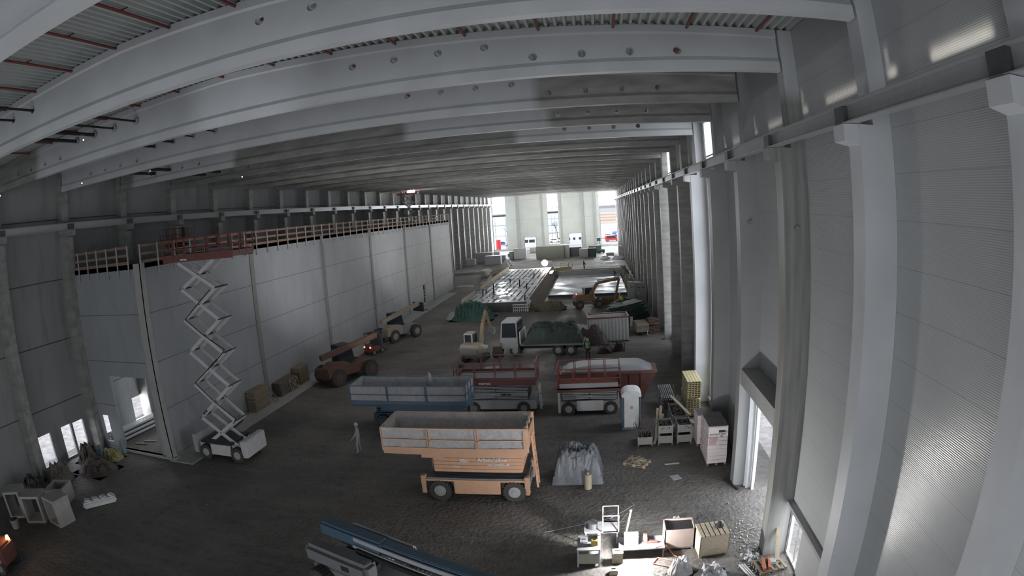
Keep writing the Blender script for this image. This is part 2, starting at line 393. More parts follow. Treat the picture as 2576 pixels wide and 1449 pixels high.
# right wall with its door, low window and tall windows
TALL = [(32.2, 35.2), (52.2, 55.6), (93.2, 94.6)]
holes = [(18.5, 23.8, 0, 4.92), (16.35, 17.75, 0, 2.2)] + [(a, c, .6, 17.5) for a, c in TALL]
holed_wall('wall_right', 'X', 6.86, .18, -36, YF, 0, 18.8, holes, WALLR)
for i, (a, c) in enumerate(TALL):
    w = struct(MB().build(f'window_{i+1}', STEEL)) if False else None
    f = MB(); rect_frame(f, (6.95, a, .6), (0, c - a, 0), (0, 0, 16.9), .12, .1)
    w = struct(f.build(f'window_{i+1}', WHITE))
    f = MB()
    for q in (.36, .7): f.bar((6.95, a + (c - a) * q, .6), (6.95, a + (c - a) * q, 17.5), .05, .06)
    for z in (4.2, 7.4, 10.6, 14.6, 15.4): f.bar((6.95, a, z), (6.95, c, z), .06, .09)
    f.build('window_mullion', STEEL, w)
    f = MB(); f.box(6.7, a, .5, 7.0, c, .6); f.build('window_sill', STEEL, w)
f = MB(); rect_frame(f, (6.95, 16.35, 0.05), (0, 1.4, 0), (0, 0, 2.12), .1, .1); w = struct(f.build('window_4', WHITE))
f = MB(); f.bar((6.95, 16.9, .1), (6.95, 16.9, 2.1), .04, .05); f.build('window_mullion', STEEL, w)
tag(MB().box(6.62, 12.45, 2.22, 6.8, 17.75, 2.36).build('steel_girt', RAILM), 'grey steel girt on the white wall above the low opening', 'girt')
# door frame and door of the side entrance
f = MB(); f.box(6.5, 23.45, 0, 6.7, 23.78, 4.9); f.box(6.72, 23.2, 0, 6.84, 23.42, 4.9); f.box(6.5, 18.5, 0, 6.6, 18.6, 4.9)
d = struct(f.build('door_1', WHITE)); MB().box(6.3, 23.1, .3, 6.42, 23.18, 4.8).build('door_rail', STEEL, d)
tag(MB().box(6.02, 18.45, 4.93, 6.86, 23.8, 5.62).build('door_lintel', painted('lintel_paint', [(-99, 99)], 'Y', (.34, .345, .34))), 'deep precast concrete lintel over the open side door', 'lintel')
# left wall, with low openings
lh = [(18.9, 20.15, .25, 2.25), (21.2, 22.15, .15, 2.25), (22.35, 23.4, .15, 2.2), (28.75, 29.85, .35, 2.05), (25.2, 26.4, .5, 2.3)]
holed_wall('wall_left', 'X', mir(6.86), -.18, -36, YF, 0, 18.8, lh, WALLL)
# gable walls
holed_wall('wall_near', 'Y', -36, -.3, mir(6.86), 6.86, 0, 18.9, [(-16, -10, 0, 5)], WALLF)
fh = [(-32.3, -28.1, .5, 17.66), (-15.05, -11.7, 1.4, 17.3), (1.0, 6.4, .6, 17.5), (-22.6, -19.1, 0, 4.2), (-8.7, -4.9, 0, 4.45)]
holed_wall('wall_far', 'Y', YF, .3, mir(6.86), 6.86, 0, 18.9, fh, WALLF)
for i, (a, c, z0, z1) in enumerate(fh[:3]):
    f = MB(); rect_frame(f, (a, YF + .1, z0), (c - a, 0, 0), (0, 0, z1 - z0), .16, .1); w = struct(f.build(f'window_{i+5}', GREYP))
    f = MB()
    for q in ((.16, .92), (.33, .66), (.03,))[i]: f.bar((a + (c - a) * q, YF + .1, z0), (a + (c - a) * q, YF + .1, 10.5), .09, .08)
    for z in ((8.1, 11.1), (4.9, 7.2, 9.3, 11.3), (2.5,))[i]: f.bar((a, YF + .1, z), (c, YF + .1, z), .08, .12 if z < 10 else .45)
    f.build('window_mullion', DARKST, w)
for i, (a, c, z0, z1) in enumerate(fh[3:]):
    f = MB(); f.box(a - .15, YF - .1, 0, a, YF + .2, z1 + .15); f.box(c, YF - .1, 0, c + .15, YF + .2, z1 + .15); f.box(a, YF - .1, z1, c, YF + .2, z1 + .15)
    struct(f.build(f'door_{i+2}', LGREY))
for i, (xa, wd) in enumerate(((-24.6, .8), (-17.0, .6), (-11.3, .6), (-4.6, .8), (-.6, .5))):
    struct(MB().box(xa, YF - .5, 0, xa + wd, YF, 18.2).build(f'trim_{i+1}', LCONC))

# precast columns with corbels
def column_mesh(name, sgn, m, k):
    X = (lambda v: v) if sgn > 0 else mir
    b = MB(); lo = [(X(5.97), 0), (X(6.86), 0), (X(6.86), 18.25), (X(6.37), 18.25), (X(6.37), 14.35), (X(5.97), 14.35)]
    b.poly(lo, .65, 'Y', 0)
    return b.build(name, m, None, (0, Y0 + BAY * k - .0, 0))
CM = {0: painted('column_paint', [(-99, 99)], 'Z'), 1: painted('column_part_paint', [(16.0, 99)], 'Z'), 2: painted('column_raw', []), 3: painted('column_half', [(-99, 99)], 'Z', (.27, .275, .28))}
colkind = {0: 0, 1: 0, 2: 1, 3: 3, 4: 3, 5: 0, 6: 2}
NC = 29
side_word = {1: 'right', -1: 'left'}
for sgn in (1, -1):
    first = None
    for k in range(NC):
        m = CM[colkind.get(k, 2)] if sgn > 0 else CM[2]
        if k > 6 and k % 5 == 0: m = CM[3]
        c = column_mesh('concrete_column', sgn, m, k)
        X = (lambda v: v) if sgn > 0 else mir
        MB().poly([(X(5.97), 13.9), (X(5.97), 14.35), (X(5.58), 14.35), (X(5.58), 13.98)], .6, 'Y', .025).build('corbel', m, c)
        if sgn > 0 and k in (2, 3): MB().tube((6.4, -.01, 11.8), (6.4, -.09, 11.8), .09, 14).build('anchor_cap', GREYP, c)
        tag(c, f'{ordinal(k)} tall precast concrete column from the camera along the {side_word[sgn]} wall', 'column', f'columns of the {side_word[sgn]} wall', 'thing')
# crane runway rails
for sgn in (1, -1):
    xc = 5.76 if sgn > 0 else mir(5.76)
    t = thing('crane_rail', (xc, 0, 0), f'long steel crane rail on the corbels of the {side_word[sgn]} columns', 'crane rail')
    for k in range(-1, NC):
        ya = Y0 + BAY * k + .33; yb = ya + BAY
        if k < 0: ya = -11.5
        if k == NC - 1: yb = YF - .5
        if yb <= ya: continue
        b = MB(); b.box(-.16, ya, 14.36, .16, yb, 14.39); b.box(-.16, ya, 14.75, .16, yb, 14.78); b.box(-.02, ya, 14.39, .02, yb, 14.75); b.box(-.04, ya, 14.78, .04, yb, 14.83)
        b.build('girder', RAILM, t)
    for k in range(NC):
        y = Y0 + BAY * k + .05
        MB().box(-.15, y, 14.39, .15, y + .5, 14.75).build('stiffener', DARKPL, t)
        MB().box(-.22 if sgn > 0 else -.6, y + .1, 14.35, .6 if sgn > 0 else .22, y + .42, 14.362).build('bearing_plate', DARKPL, t)

# roof beams with round holes
HOLES = [(-7.62, 17.98), (-6.12, 17.98), (-4.62, 17.98), (-3.11, 17.98), (-1.6, 17.5), (-.08, 17.5), (1.42, 17.5), (2.93, 17.5)]
HOLES += [(mir(x), z) for x, z in HOLES]
def beam_mesh():
    def ring(x):
        t = roof_z(x)
        half = [(.16, 16.84), (.16, 17.16), (.08, 17.3), (.08, t - .3), (.15, t - .24), (.15, t)]
        return [(x, y, z) for y, z in half] + [(x, -y, z) for y, z in half[::-1]]
    xs = [mir(6.3), MID, 6.3]; b = MB(); n = 12
    vs = [v for x in xs for v in ring(x)]
    fs = [(k * n + i, k * n + (i + 1) % n, (k + 1) * n + (i + 1) % n, (k + 1) * n + i) for k in range(2) for i in range(n)] + [tuple(range(n))[::-1], tuple(range(2 * n, 3 * n))]
    b.add(vs, fs); o = b.build('beam_raw', CONC)
    c = MB()
    for x, z in HOLES: c.tube((x, -.5, z), (x, .5, z), .135, 20)
    co = c.build('cutter', CONC)
    md = o.modifiers.new('holes', 'BOOLEAN'); md.object = co; md.operation = 'DIFFERENCE'; md.solver = 'EXACT'
    bpy.context.view_layer.update()
    me = bpy.data.meshes.new_from_object(o.evaluated_get(bpy.context.evaluated_depsgraph_get()))
    bpy.data.objects.remove(o); bpy.data.objects.remove(co); me.name = 'roof_beam'
    return me
BM = beam_mesh()
bp = {0: [(-99, 99)], 1: [(-99, 99)], 2: [(-26.3, 99)], 3: [(-99, -2.16)], 4: [(-30.5, -21), (-9.7, -2.1)], 5: [(-4.6, 99)]}
for k in range(NC):
    me = BM.copy(); me.materials.clear(); me.materials.append(painted(f'beam_paint_{k}', bp.get(k, [])) if k in bp else painted('beam_raw_concrete', []))
    o = bpy.data.objects.new('roof_beam', me); COL.objects.link(o); o.location = (0, Y0 + BAY * k + .17, 0)
    extra = {0: ', white, crossing the top left corner', 1: ', white all along', 2: ', white with eight holes in a row in view', 3: ', white with a raw grey end on the right', 4: ', grey with a white patch in mid span', 5: ', grey with its right end white'}.get(k, '')
    tag(o, f'{ordinal(k)} precast roof beam from the camera{extra}', 'roof beam', 'precast beams carrying the roof', 'thing')
# dark red pipes above the beams, black pipes through the beam holes
for i in range(15):
    x = -27.05 + 2.335 * i
    if x > 6.2: break
    zp = roof_z(x) - .09; b = MB(); b.tube((x, 1, zp), (x, 47.5, zp), .045, 8)
    for y in (3, 7, 9.8, 14, 21, 27, 33): b.bar((x - .2, y, zp + .07), (x + .2, y, zp + .07), .03, .03)
    tag(b.build('sprinkler_pipe', REDP), f'thin dark red pipe under the roof sheets, {ordinal(i)} counted from the left wall', 'pipe', 'red pipes under the roof')
PL = ['thin black pipe ending in the third roof beam, nearest the middle of the hall', 'thin black pipe ending in the third roof beam, next to the thick ones',
      'thick black pipe ending in the third roof beam, beside the thin ones', 'thick black pipe ending in the third roof beam, nearest the left wall',
      'thin black pipe ending in the fourth roof beam, nearest the middle of the hall', 'thin black pipe ending in the fourth roof beam, next to the thick ones',
      'thick black pipe ending in the fourth roof beam, beside the thin ones', 'thick black pipe ending in the fourth roof beam, nearest the left wall',
      'very thick black pipe ending in the fifth roof beam, the one nearer the wall', 'very thick black pipe ending in the fifth roof beam, farther from the wall',
      'very thick black pipe ending in the sixth roof beam, the one nearer the wall', 'very thick black pipe ending in the sixth roof beam, farther from the wall']
for i, (x, z, y0, y1, r) in enumerate([(-17.98, 17.95, 5.0, 17.8, .045), (-19.48, 17.95, 5, 17.8, .045), (-20.96, 17.97, 5, 17.8, .08), (-22.42, 17.97, 5, 17.8, .08),
                                       (-17.98, 17.98, 18.4, 23.85, .035), (-19.48, 17.98, 18.4, 23.85, .035), (-20.96, 17.97, 18.4, 23.85, .07), (-22.42, 17.97, 18.4, 23.85, .07),
                                       (-28.1, 17.45, 24.4, 29.85, .1), (-26.58, 17.47, 24.4, 29.85, .1), (-28.1, 17.47, 30.4, 35.85, .1), (-26.6, 17.47, 30.4, 35.85, .1)]):
    t = thing('ceiling_pipe', (x, 0, z), PL[i], 'pipe', group='black pipes in the beam holes')
    MB().tube((0, y0, 0), (0, y1, 0), r, 10).build('pipe_run', BLACK, t)
    MB().tube((0, y1 - .03, 0), (0, y1 + .02, 0), .15, 16).build('end_plate', LGREY, t)
for i, (x, y, z, w) in enumerate([(-21.0, 17.1, 17.72, 'beside the thick black pipe under the fourth roof beam'), (-24.1, 35.2, 16.75, 'under the sixth roof beam'), (-28.0, 29.2, 17.62, 'between the two thickest black pipes'), (-30.3, 17.5, 16.6, 'far up at the left end of the third roof beam'), (-27.2, 22.0, 16.7, 'under the left end of the fourth roof beam')]):
    t = thing('ceiling_lamp', (x, y, z), 'tiny bright lamp ' + w, 'lamp', group='tiny lamps under the roof')
    MB().tube((0, .03, 0), (0, .08, 0), .045, 12).build('housing', DARKST, t); MB().tube((0, 0, 0), (0, .03, 0), .03, 12).build('lens', LITS, t)

# ------------------------------------------------------------------ the precast cells inside the hall
CX, CY0, CY1, CZ = -24.8, 24.35, 98.3, 11.75
holed_wall('wall_inner_front', 'X', CX, -.25, CY0, CY1, 0, CZ, [(79.7, 80.9, .3, 3.0)], CELL)
holed_wall('wall_inner_near', 'Y', CY0, .25, mir(5.97), CX - .25, 0, CZ, [(-29.4, -25.7, .12, 5.02), (-31.4, -30.5, .45, 2.3)], CELL)
struct(MB().box(mir(6.86), CY1 - .25, 0, CX, CY1, CZ).build('wall_inner_far', CELL))
struct(MB().box(mir(6.86), CY0, CZ - .3, CX, CY1, CZ).build('ceiling_inner', CONC))
struct(MB().box(mir(6.86), 36.6, 0, CX - .25, 36.8, CZ - .3).build('wall_inner_cross', LCONC))
b = MB(); b.box(CX, CY0 - .3, 0, -22.9, 92, .06); struct(b.build('kerb', LCONC))
struct(MB().box(-29.6, CY0 - .15, 0, CX + .4, CY0 + .3, .12).build('threshold', LCONC))
for i, y in enumerate((24.5, 36.7, 48.9, 61.0, 73.1, 85.2, 97.6)):
    b = MB(); b.box(CX + .002, y - .26, 0, CX + .06, y + .26, CZ)
    if i == 0: b.box(CX - .5, CY0 - .09, 0, CX + .06, CY0 - .002, CZ)
    o = b.build('cell_column', LCONC if i == 0 else CONC)
    tag(o, f'flush concrete column in the inner cell wall, {ordinal(i)} from the near corner', 'column', 'columns of the inner cell wall', 'thing')
tag(MB().box(-31.2, 30.9, 0, -30.7, 31.4, 9).build('cell_pillar', LCONC), 'pale concrete pillar standing inside the open cell', 'pillar', kind='thing')
# guard rails on the cell edge
def guard(label, pts_posts, p0, p1, out):
    t = thing('guardrail', (0, 0, 0), label, 'guardrail')
    p0 = Vector(p0); p1 = Vector(p1); out = Vector(out)
    for f in pts_posts:
        p = p0.lerp(p1, f) + out * .1
        b = MB(); b.bar(p + Vector((0, 0, -.75)), p + Vector((0, 0, 1.08)), .07, .07); b.bar(p + Vector((0, 0, -.6)) - out * .1, p + Vector((0, 0, -.6)) + out * .14, .04, .04)
        b.build('post', LGREY, t)
    for z, h in ((.98, .15), (.52, .15), (.08, .18)):
        MB().bar(p0 + Vector((0, 0, z)), p1 + Vector((0, 0, z)), .03, h).build('rail_board', BOARD, t)
guard('timber guardrail with steel posts along the long top edge of the inner cells', [i / 45 for i in range(46)], (CX, 24.4, CZ), (CX, 98, CZ), (1, 0, 0))
guard('timber guardrail with steel posts on the short near edge of the inner cells', [i / 6 for i in range(7)], (-32.0, CY0, CZ), (CX - .9, CY0, CZ), (0, -1, 0))

# ------------------------------------------------------------------ machines
def wheel(parent, x, y, r, w, hub=GREYP, side=0, name='wheel'):
    b = MB(); n = 24
    for i in range(n):                                   # tread blocks
        a = 2 * math.pi * i / n; c = Vector((math.cos(a), 0, math.sin(a)))
        b.cbox((c.x * r * .975, 0, c.z * r * .975), (r * .13, w, r * .1), (0, -a, 0))
    b.tube((0, -w / 2 + .01, 0), (0, w / 2 - .01, 0), r * .95, 28)
    o = b.build(name, TYRE, parent, (x, y, r))
    h = MB(); h.tube((0, -w / 2 - .012, 0), (0, w / 2 + .012, 0), r * .52, 20); h.tube((0, -w / 2 - .04, 0), (0, w / 2 + .04, 0), r * .2, 12)
    for i in range(6):
        a = i * math.pi / 3; h.tube((math.cos(a) * r * .36, -w / 2 - .03, math.sin(a) * r * .36), (math.cos(a) * r * .36, w / 2 + .03, math.sin(a) * r * .36), .018, 6)
    h.build('hub', hub, o)
    return o
def rail_basket(t, x0, x1, y0, y1, z, h, m, nx=4, film=None, r=.025, toe=.16, tm=None, extra=()):
    b = MB(); b.box(x0, y0, z - .09, x1, y1, z); b.build('platform_deck', tm or m, t)
    b = MB()
    for yy in (y0, y1):
        for zz in (z + h, z + h * .5): b.bar((x0, yy, zz), (x1, yy, zz), r * 2, r * 2)
        for i in range(nx + 1):
            xx = x0 + (x1 - x0) * i / nx; b.bar((xx, yy, z), (xx, yy, z + h), r * 2, r * 2, (1, 0, 0))
            if 0 < i < nx: b.bar((xx + .09, yy, z), (xx + .09, yy, z + h), r * 2, r * 2, (1, 0, 0))
    for xx in (x0, x1):
        for zz in (z + h, z + h * .5): b.bar((xx, y0, zz), (xx, y1, zz), r * 2, r * 2)
        for i in (1, 2): b.bar((xx, y0 + (y1 - y0) * i / 3, z), (xx, y0 + (y1 - y0) * i / 3, z + h), r * 2, r * 2, (1, 0, 0))
    b.build('guard_frame', m, t)
    b = MB()
    for yy in (y0, y1): b.box(x0, yy - .012, z, x1, yy + .012, z + toe)
    for xx in (x0, x1): b.box(xx - .012, y0, z, xx + .012, y1, z + toe)
    b.build('toe_board', tm or m, t)
    if film:
        random.seed(int(abs(x0 * 7)) + 3); b = MB()
        def sheet(p, du, n, hh, nor):
            p = Vector(p); du = Vector(du); nor = Vector(nor); rows = 5; vs = []
            for j in range(rows + 1):
                for i in range(n + 1): vs.append(p + du * (i / n) + Vector((0, 0, hh * j / rows)) + nor * random.uniform(-.035, .035))
            b.add(vs, [(j * (n + 1) + i, j * (n + 1) + i + 1, (j + 1) * (n + 1) + i + 1, (j + 1) * (n + 1) + i) for j in range(rows) for i in range(n)])
        sheet((x0, y0 + .05, z + .02), (x1 - x0, 0, 0), 40, h - .03, (0, 1, 0)); sheet((x0, y1 - .05, z + .02), (x1 - x0, 0, 0), 40, h - .03, (0, 1, 0))
        sheet((x0 + .05, y0, z + .02), (0, y1 - y0, 0), 14, h - .03, (1, 0, 0)); sheet((x1 - .05, y0, z + .02), (0, y1 - y0, 0), 14, h - .03, (1, 0, 0))
        b.build('plastic_sheet', film, t, smooth=True)
        for xx, yy, hh in extra:
            b = MB(); b.tube((xx, yy, z + .5), (xx + .05, yy, z + h + hh), .2, 9, .12); b.tube((xx + .05, yy, z + h + hh), (xx, yy, z + h + hh + .12), .12, 9, .04); b.build('plastic_bundle', film, t, smooth=True)
def scissor_pack(t, x0, x1, y0, y1, z0, levels, m, w=.13):
    """folded or raised crossing arms; levels: list of pivot heights"""
    for k in range(len(levels) - 1):
        za, zb = levels[k], levels[k + 1]
        for yy, ii in ((y0, 0), (y1, 1)):
            off = .07 if k % 2 else 0
            MB().bar((x0, yy + off, za), (x1, yy + off, zb), .06, w).build('scissor_arm', m, t)
            MB().bar((x1, yy - off - .07, za), (x0, yy - off - .07, zb), .06, w).build('scissor_arm', m, t)
        for xx, zz in ((x0, za), (x1, za), ((x0 + x1) / 2, (za + zb) / 2)): MB().tube((xx, y0 - .12, zz), (xx, y1 + .12, zz), .045, 8).build('pivot_pin', DARKST, t)

# orange lift, wrapped basket
t = thing('scissor_lift', (-5.7, 24.15, 0), 'orange scissor lift with plastic-wrapped basket standing in the middle of the hall', 'scissor lift')
for x in (-1.65, 1.75):
    for y in (-.95, .95): wheel(t, x, y, .52, .36, LGREY)
b = MB(); b.box(-2.35, -.75, .55, 2.4, .75, .95); b.build('chassis_frame', GREYP, t, bevel=.02)
MB().box(-1.0, -1.08, .36, 1.12, -.72, 1.05).build('side_box', ORANGE, t, bevel=.03); MB().box(-1.0, .72, .36, 1.12, 1.08, 1.05).build('side_box', ORANGE, t, bevel=.03)
for x in (-2.42, 2.3):
    for y in (-1.1, .8): MB().box(x - .09, y, .35, x + .12, y + .3, 1.25).build('outrigger_leg', ORANGE, t, bevel=.015)
MB().box(-2.3, -1.05, 1.06, 2.35, 1.05, 1.16).build('chassis_top', GREYP, t)
b = MB(); b.box(-2.25, -1.12, 1.02, 2.3, -1.04, 1.1); b.box(-2.25, 1.04, 1.02, 2.3, 1.12, 1.1); b.build('edge_rail', ORANGE, t)
b = MB()
for i in range(5): b.box(-1.9, -.95, 1.2 + i * .055, 2.3, .95, 1.23 + i * .055)
b.build('folded_scissor_base', DARKST, t)
b = MB(); b.box(-1.85, -1.0, 1.45, 2.15, 1.0, 2.34); o = b.build('scissor_pack', ORANGE, t, bevel=.03)
b = MB()
for z in (1.62, 1.8, 1.98, 2.16): b.box(-1.87, -1.012, z, 2.17, -1.001, z + .012)
b.build('pack_seam', mat('dark_orange_seam', (.30, .11, .05), .6), o)
text('28m', .22, WINK, o, (-.62, -1.03, 1.98), (R(90), 0, 0), bold=.006); text('Arbeitsbühne', .24, WINK, o, (.18, -1.03, 2.02), (R(90), 0, 0), bold=.006)
text('www', .16, WINK, o, (-.95, -1.03, 1.72), (R(90), 0, 0), bold=.004); text('mp-suedeo.de', .17, WINK, o, (.62, -1.03, 1.82), (R(90), 0, 0), bold=.004)
b = MB(); b.box(-4.15, -1.05, 2.3, 2.35, 1.05, 2.42); b.box(-2.35, -1.06, 2.16, -1.3, 1.06, 2.42); b.box(-1.3, -1.08, 2.24, 2.3, -1.0, 2.5); b.build('platform_beam', ORANGE, t)
rail_basket(t, -4.15, 2.4, -1.1, 1.1, 2.5, 1.08, ORANGE, 3, PLASTIC)
b = MB(); b.box(2.28, -1.12, 2.48, 2.5, -1.05, 3.6); b.box(2.28, 1.05, 2.48, 2.5, 1.12, 3.6); b.box(2.42, -1.1, 2.55, 2.46, 1.1, 3.3); b.build('end_panel', ORANGE, t)
b = MB()
for y in (-.35, .15): b.bar((2.72, y, .4), (2.55, y, 3.0), .05, .09)
for i in range(8): b.bar((2.71 - i * .02, -.35, .6 + i * .3), (2.71 - i * .02, .15, .6 + i * .3), .03, .03)
b.build('ladder', ORANGE, t)
# blue lift behind it
t = thing('scissor_lift', (-11.4, 32.8, 0), 'blue scissor lift with long plastic-wrapped basket behind the orange lift', 'scissor lift')
for x in (-1.9, 1.9):
    for y in (-.9, .9): wheel(t, x, y, .48, .34, DBLUE)
MB().box(-2.6, -.75, .4, 2.6, .75, .95).build('chassis_frame', DBLUE, t, bevel=.03)
b = MB()
for i in range(4): b.box(-2.3, -.9, 1.0 + i * .13, 2.3, .9, 1.08 + i * .13)
b.build('scissor_pack', DBLUE, t)
b = MB(); b.box(-3.9, -1.08, 1.52, 3.5, 1.08, 1.7); b.box(-1.9, -1.12, 1.3, 3.3, -1.0, 1.7); b.build('platform_beam', BLUE, t)
rail_basket(t, -3.9, 3.5, -1.1, 1.1, 1.75, 1.1, mat('blue_grey_frame', (.12, .17, .24), .5), 3, PLASTIC, extra=((.7, 1.0, .15),))
b = MB()
for y in (-.9, -.45): b.bar((3.75, y, .4), (3.65, y, 2.6), .05, .08)
for i in range(7): b.bar((3.74 - i * .015, -.9, .6 + i * .3), (3.74 - i * .015, -.45, .6 + i * .3), .03, .03)
b.build('ladder', mat('blue_grey_frame', (0, 0, 0)), t)
# low red platform lift with lettering
t = thing('scissor_lift', (-6.7, 35.8, 0), 'lowered red platform lift with pale grey scissor pack, lettered mateco', 'scissor lift')
for x in (-1.5, 1.7):
    for y in (-.85, .85): wheel(t, x, y, .4, .3, GREYP)
MB().box(-2.2, -.9, .3, 2.5, .9, .9).build('chassis_frame', LGREY, t, bevel=.03)
scissor_pack(t, -2.1, 2.0, -.8, .8, .95, [1.0, 1.22, 1.44, 1.66, 1.88], LGREY, .12)
b = MB(); b.box(-2.6, -1.13, 1.95, 2.55, -1.03, 2.28); b.box(-2.6, 1.03, 1.95, 2.55, 1.13, 2.28); b.box(-2.6, -1.05, 2.0, 2.55, 1.05, 2.1); o = b.build('platform_beam', RED, t)
text('mateco', .26, WINK, o, (-1.05, -1.16, 2.03), (R(90), 0, 0), bold=.008)
a = MB().box(-2.0, -1.0, 1.25, 2.0, -.94, 1.42).build('side_plate', LGREY, t); text('mateco', .22, INK, a, (.3, -1.03, 1.27), (R(90), 0, 0), bold=.006)
rail_basket(t, -2.6, 2.55, -1.1, 1.1, 2.3, 1.08, RED, 4, tm=RED)
MB().box(-2.5, -1.0, 2.302, 2.45, 1.0, 2.32).build('deck_plate', GREYP, t)
o = MB().box(-2.5, -.2, 2.9, -2.2, .2, 3.2).build('control_box', DARKST, t)
b = MB(); b.bar((2.8, -.9, .3), (2.7, -.9, 1.9), .05, .1); b.bar((2.8, -.4, .3), (2.7, -.4, 1.9), .05, .1)
for i in range(6): b.bar((2.78, -.9, .5 + i * .25), (2.78, -.4, .5 + i * .25), .03, .03)
b.build('ladder', WHITE, t)
for i in range(5): MB().cbox((2.79, -.97, .45 + i * .3), (.05, .02, .13), (0, .5, 0)).build('warning_stripe', RED if i % 2 else WHITE, t)
# second red lift on the right
t = thing('scissor_lift', (-.85, 35.3, 0), 'red and white scissor lift in front of the red skip', 'scissor lift')
for x in (-1.3, 1.3):
    for y in (-.85, .85): wheel(t, x, y, .42, .3, LGREY)
MB().box(-1.85, -.85, .35, 1.85, .85, .85).build('chassis_frame', LGREY, t, bevel=.03); MB().box(-.8, -1.02, .3, .85, -.88, .95).build('side_box', WHITE, t, bevel=.02)
b = MB(); b.box(-1.95, -1.0, .2, -1.8, -.8, 1.5); b.build('end_post', WHITE, t)
scissor_pack(t, -1.7, 1.7, -.75, .75, .9, [1.0, 1.15, 1.3, 1.45], LGREY, .1)
b = MB(); b.box(-1.95, -1.1, 1.55, 1.9, 1.1, 1.8); o = b.build('platform_beam', RED, t); MB().box(-1.8, -1.13, 1.85, 1.75, -1.11, 2.12).build('side_banner', LGREY, t)
rail_basket(t, -1.95, 1.9, -1.1, 1.1, 1.82, 1.2, DRED, 4)
# tall white lift beside the cells
t = thing('scissor_lift', (-21.32, 26.25, 0), 'white scissor lift raised to full height beside the inner cell wall, red basket on top', 'scissor lift')
for x in (-1.15, 1.25):
    for y in (-.95, .95): wheel(t, x, y, .46, .34, LGREY)
MB().box(-1.9, -.8, .4, 2.0, .8, .95).build('chassis_frame', WHITE, t, bevel=.03)
for y in (-1.1, .95): MB().box(-.7, y, .35, .8, y + .16, 1.0).build('side_box', WHITE, t, bevel=.02)
MB().box(1.62, -1.1, .35, 2.05, 1.1, 1.35).build('end_box', WHITE, t, bevel=.04); MB().box(-2.1, -1.1, .35, -1.75, 1.1, 1.5).build('end_box', LGREY, t, bevel=.04)
MB().box(-1.5, -1.0, 1.0, 0.9, 1.0, 1.12).build('folded_rail', DARKST, t)
scissor_pack(t, -1.32, 1.32, -.55, .45, 1, [.75, 2.45, 4.5, 6.4, 8.25, 10.0, 11.5], WHITE, .2)
for z, s_, m_ in ((4.75, 'mateco', DRED), (3.2, 'mec', INK)):
    k = [x for x in COL.objects if x.name.startswith('scissor_arm') and x.parent == t][8 if s_ == 'mateco' else 4]
    sl = math.atan2(1.9 if s_ == 'mateco' else 2.05, 2.64)
    text(s_, .26, m_, k, (.15 if s_ == 'mateco' else -1.1, -.6, 5.5 if s_ == 'mateco' else 2.6), (R(90), -sl, 0), bold=.008)
b = MB(); b.path([(1.2, -.75, 2.3), (1.45, -.75, 2.6), (.0, -.75, 3.6), (-1.2, -.75, 4.6), (1.2, -.75, 6.3), (1.5, -.75, 6.6), (.1, -.75, 7.4), (-1.2, -.75, 8.3), (1.0, -.75, 9.9)], .025); b.build('hose', BLACK, t)
b = MB(); b.box(-2.2, -1.06, 11.55, 3.05, -.98, 11.95); b.box(-2.2, 1.0, 11.55, 3.05, 1.06, 11.95); b.box(-2.2, -1.0, 11.6, 3.05, 1.0, 11.72); o = b.build('platform_beam', RED, t)
text('mateco', .17, WINK, o, (-.75, -1.09, 11.62), (R(90), 0, 0), bold=.008)
rail_basket(t, -2.2, 3.1, -1.05, 1.05, 11.75, 1.05, DRED, 6, tm=RED)
o = MB().box(.3, .3, 11.76, 1.6, .9, 12.1).build('stacked_load', LCONC, t)
# small lift baskets working above the cells
for nm, loc, lab, L, hh, z in (('scissor_lift', (-27.6, 31.4, CZ), 'small red lift basket standing on the cell roof behind the long guardrail', 2.6, .85, 1.0), ('scissor_lift', (-28, 85.6, CZ), 'small red lift with bright basket raised above the far cell roof', 3.2, .9, 4.55)):
    t = thing(nm, loc, lab, 'scissor lift')
    MB().box(-.9, -.45, .15, .9, .45, .5).build('chassis_frame', LGREY, t)
    for x in (-.65, .65):
        for y in (-.4, .4): wheel(t, x, y, .16, .12)
    lv = [.5, .72, .94] if z < 2 else [.5, 1.9, 3.3, 4.45]
    scissor_pack(t, -.8, .8, -.3, .3, 0, lv, LGREY if z > 2 else DRED, .09)
    rail_basket(t, -L / 2, L / 2, -.5, .5, z, hh, RED, 4, r=.02)
    if z > 2: MB().box(.1, -.3, z + .1, 1.0, .3, z + .5).build('lamp_head', LIT, t)
    else: MB().box(.9, -.55, z + .2, 1.2, -.4, z + .85).build('control_box', DARKST, t)

# blue boom lift at the bottom edge
t = thing('boom_lift', (-8.2, 15.7, 0), 'blue telescopic boom lift with grey engine cover at the bottom edge', 'boom lift', rz=R(-20))
for x in (-1.3, 1.6):
    for y in (-1.0, 1.0): wheel(t, x, y, .52, .4, LGREY)
MB().box(-1.9, -.75, .45, 2.2, .75, 1.0).build('chassis_frame', GREYP, t, bevel=.04)
MB().tube((0, 0, 1.0), (0, 0, 1.25), .6, 24).build('turntable', DARKST, t)
b = MB(); b.cbox((-.35, -.72, 1.62), (3.0, .72, .75)); b.build('engine_cover', mat('matt_grey_cover', (.17, .17, .18), .6), t, bevel=.16, smooth=False)
MB().cbox((-.35, .75, 1.6), (2.7, .6, .7)).build('tank_cover', LGREY, t, bevel=.12)
MB().cbox((.2, -1.09, 1.62), (.35, .02, .2)).build('vent_plate', DARKST, t)
b = MB(); b.bar((-1.7, 0.05, 2.3), (1.2, .05, 2.25), .55, .55); b.build('boom_pivot_housing', BLUE, t, bevel=.08)
b = MB(); b.bar((-1.5, .1, 2.35), (7.2, .1, 1.95), .42, .46); b.build('boom_section', BLUE, t, bevel=.03)
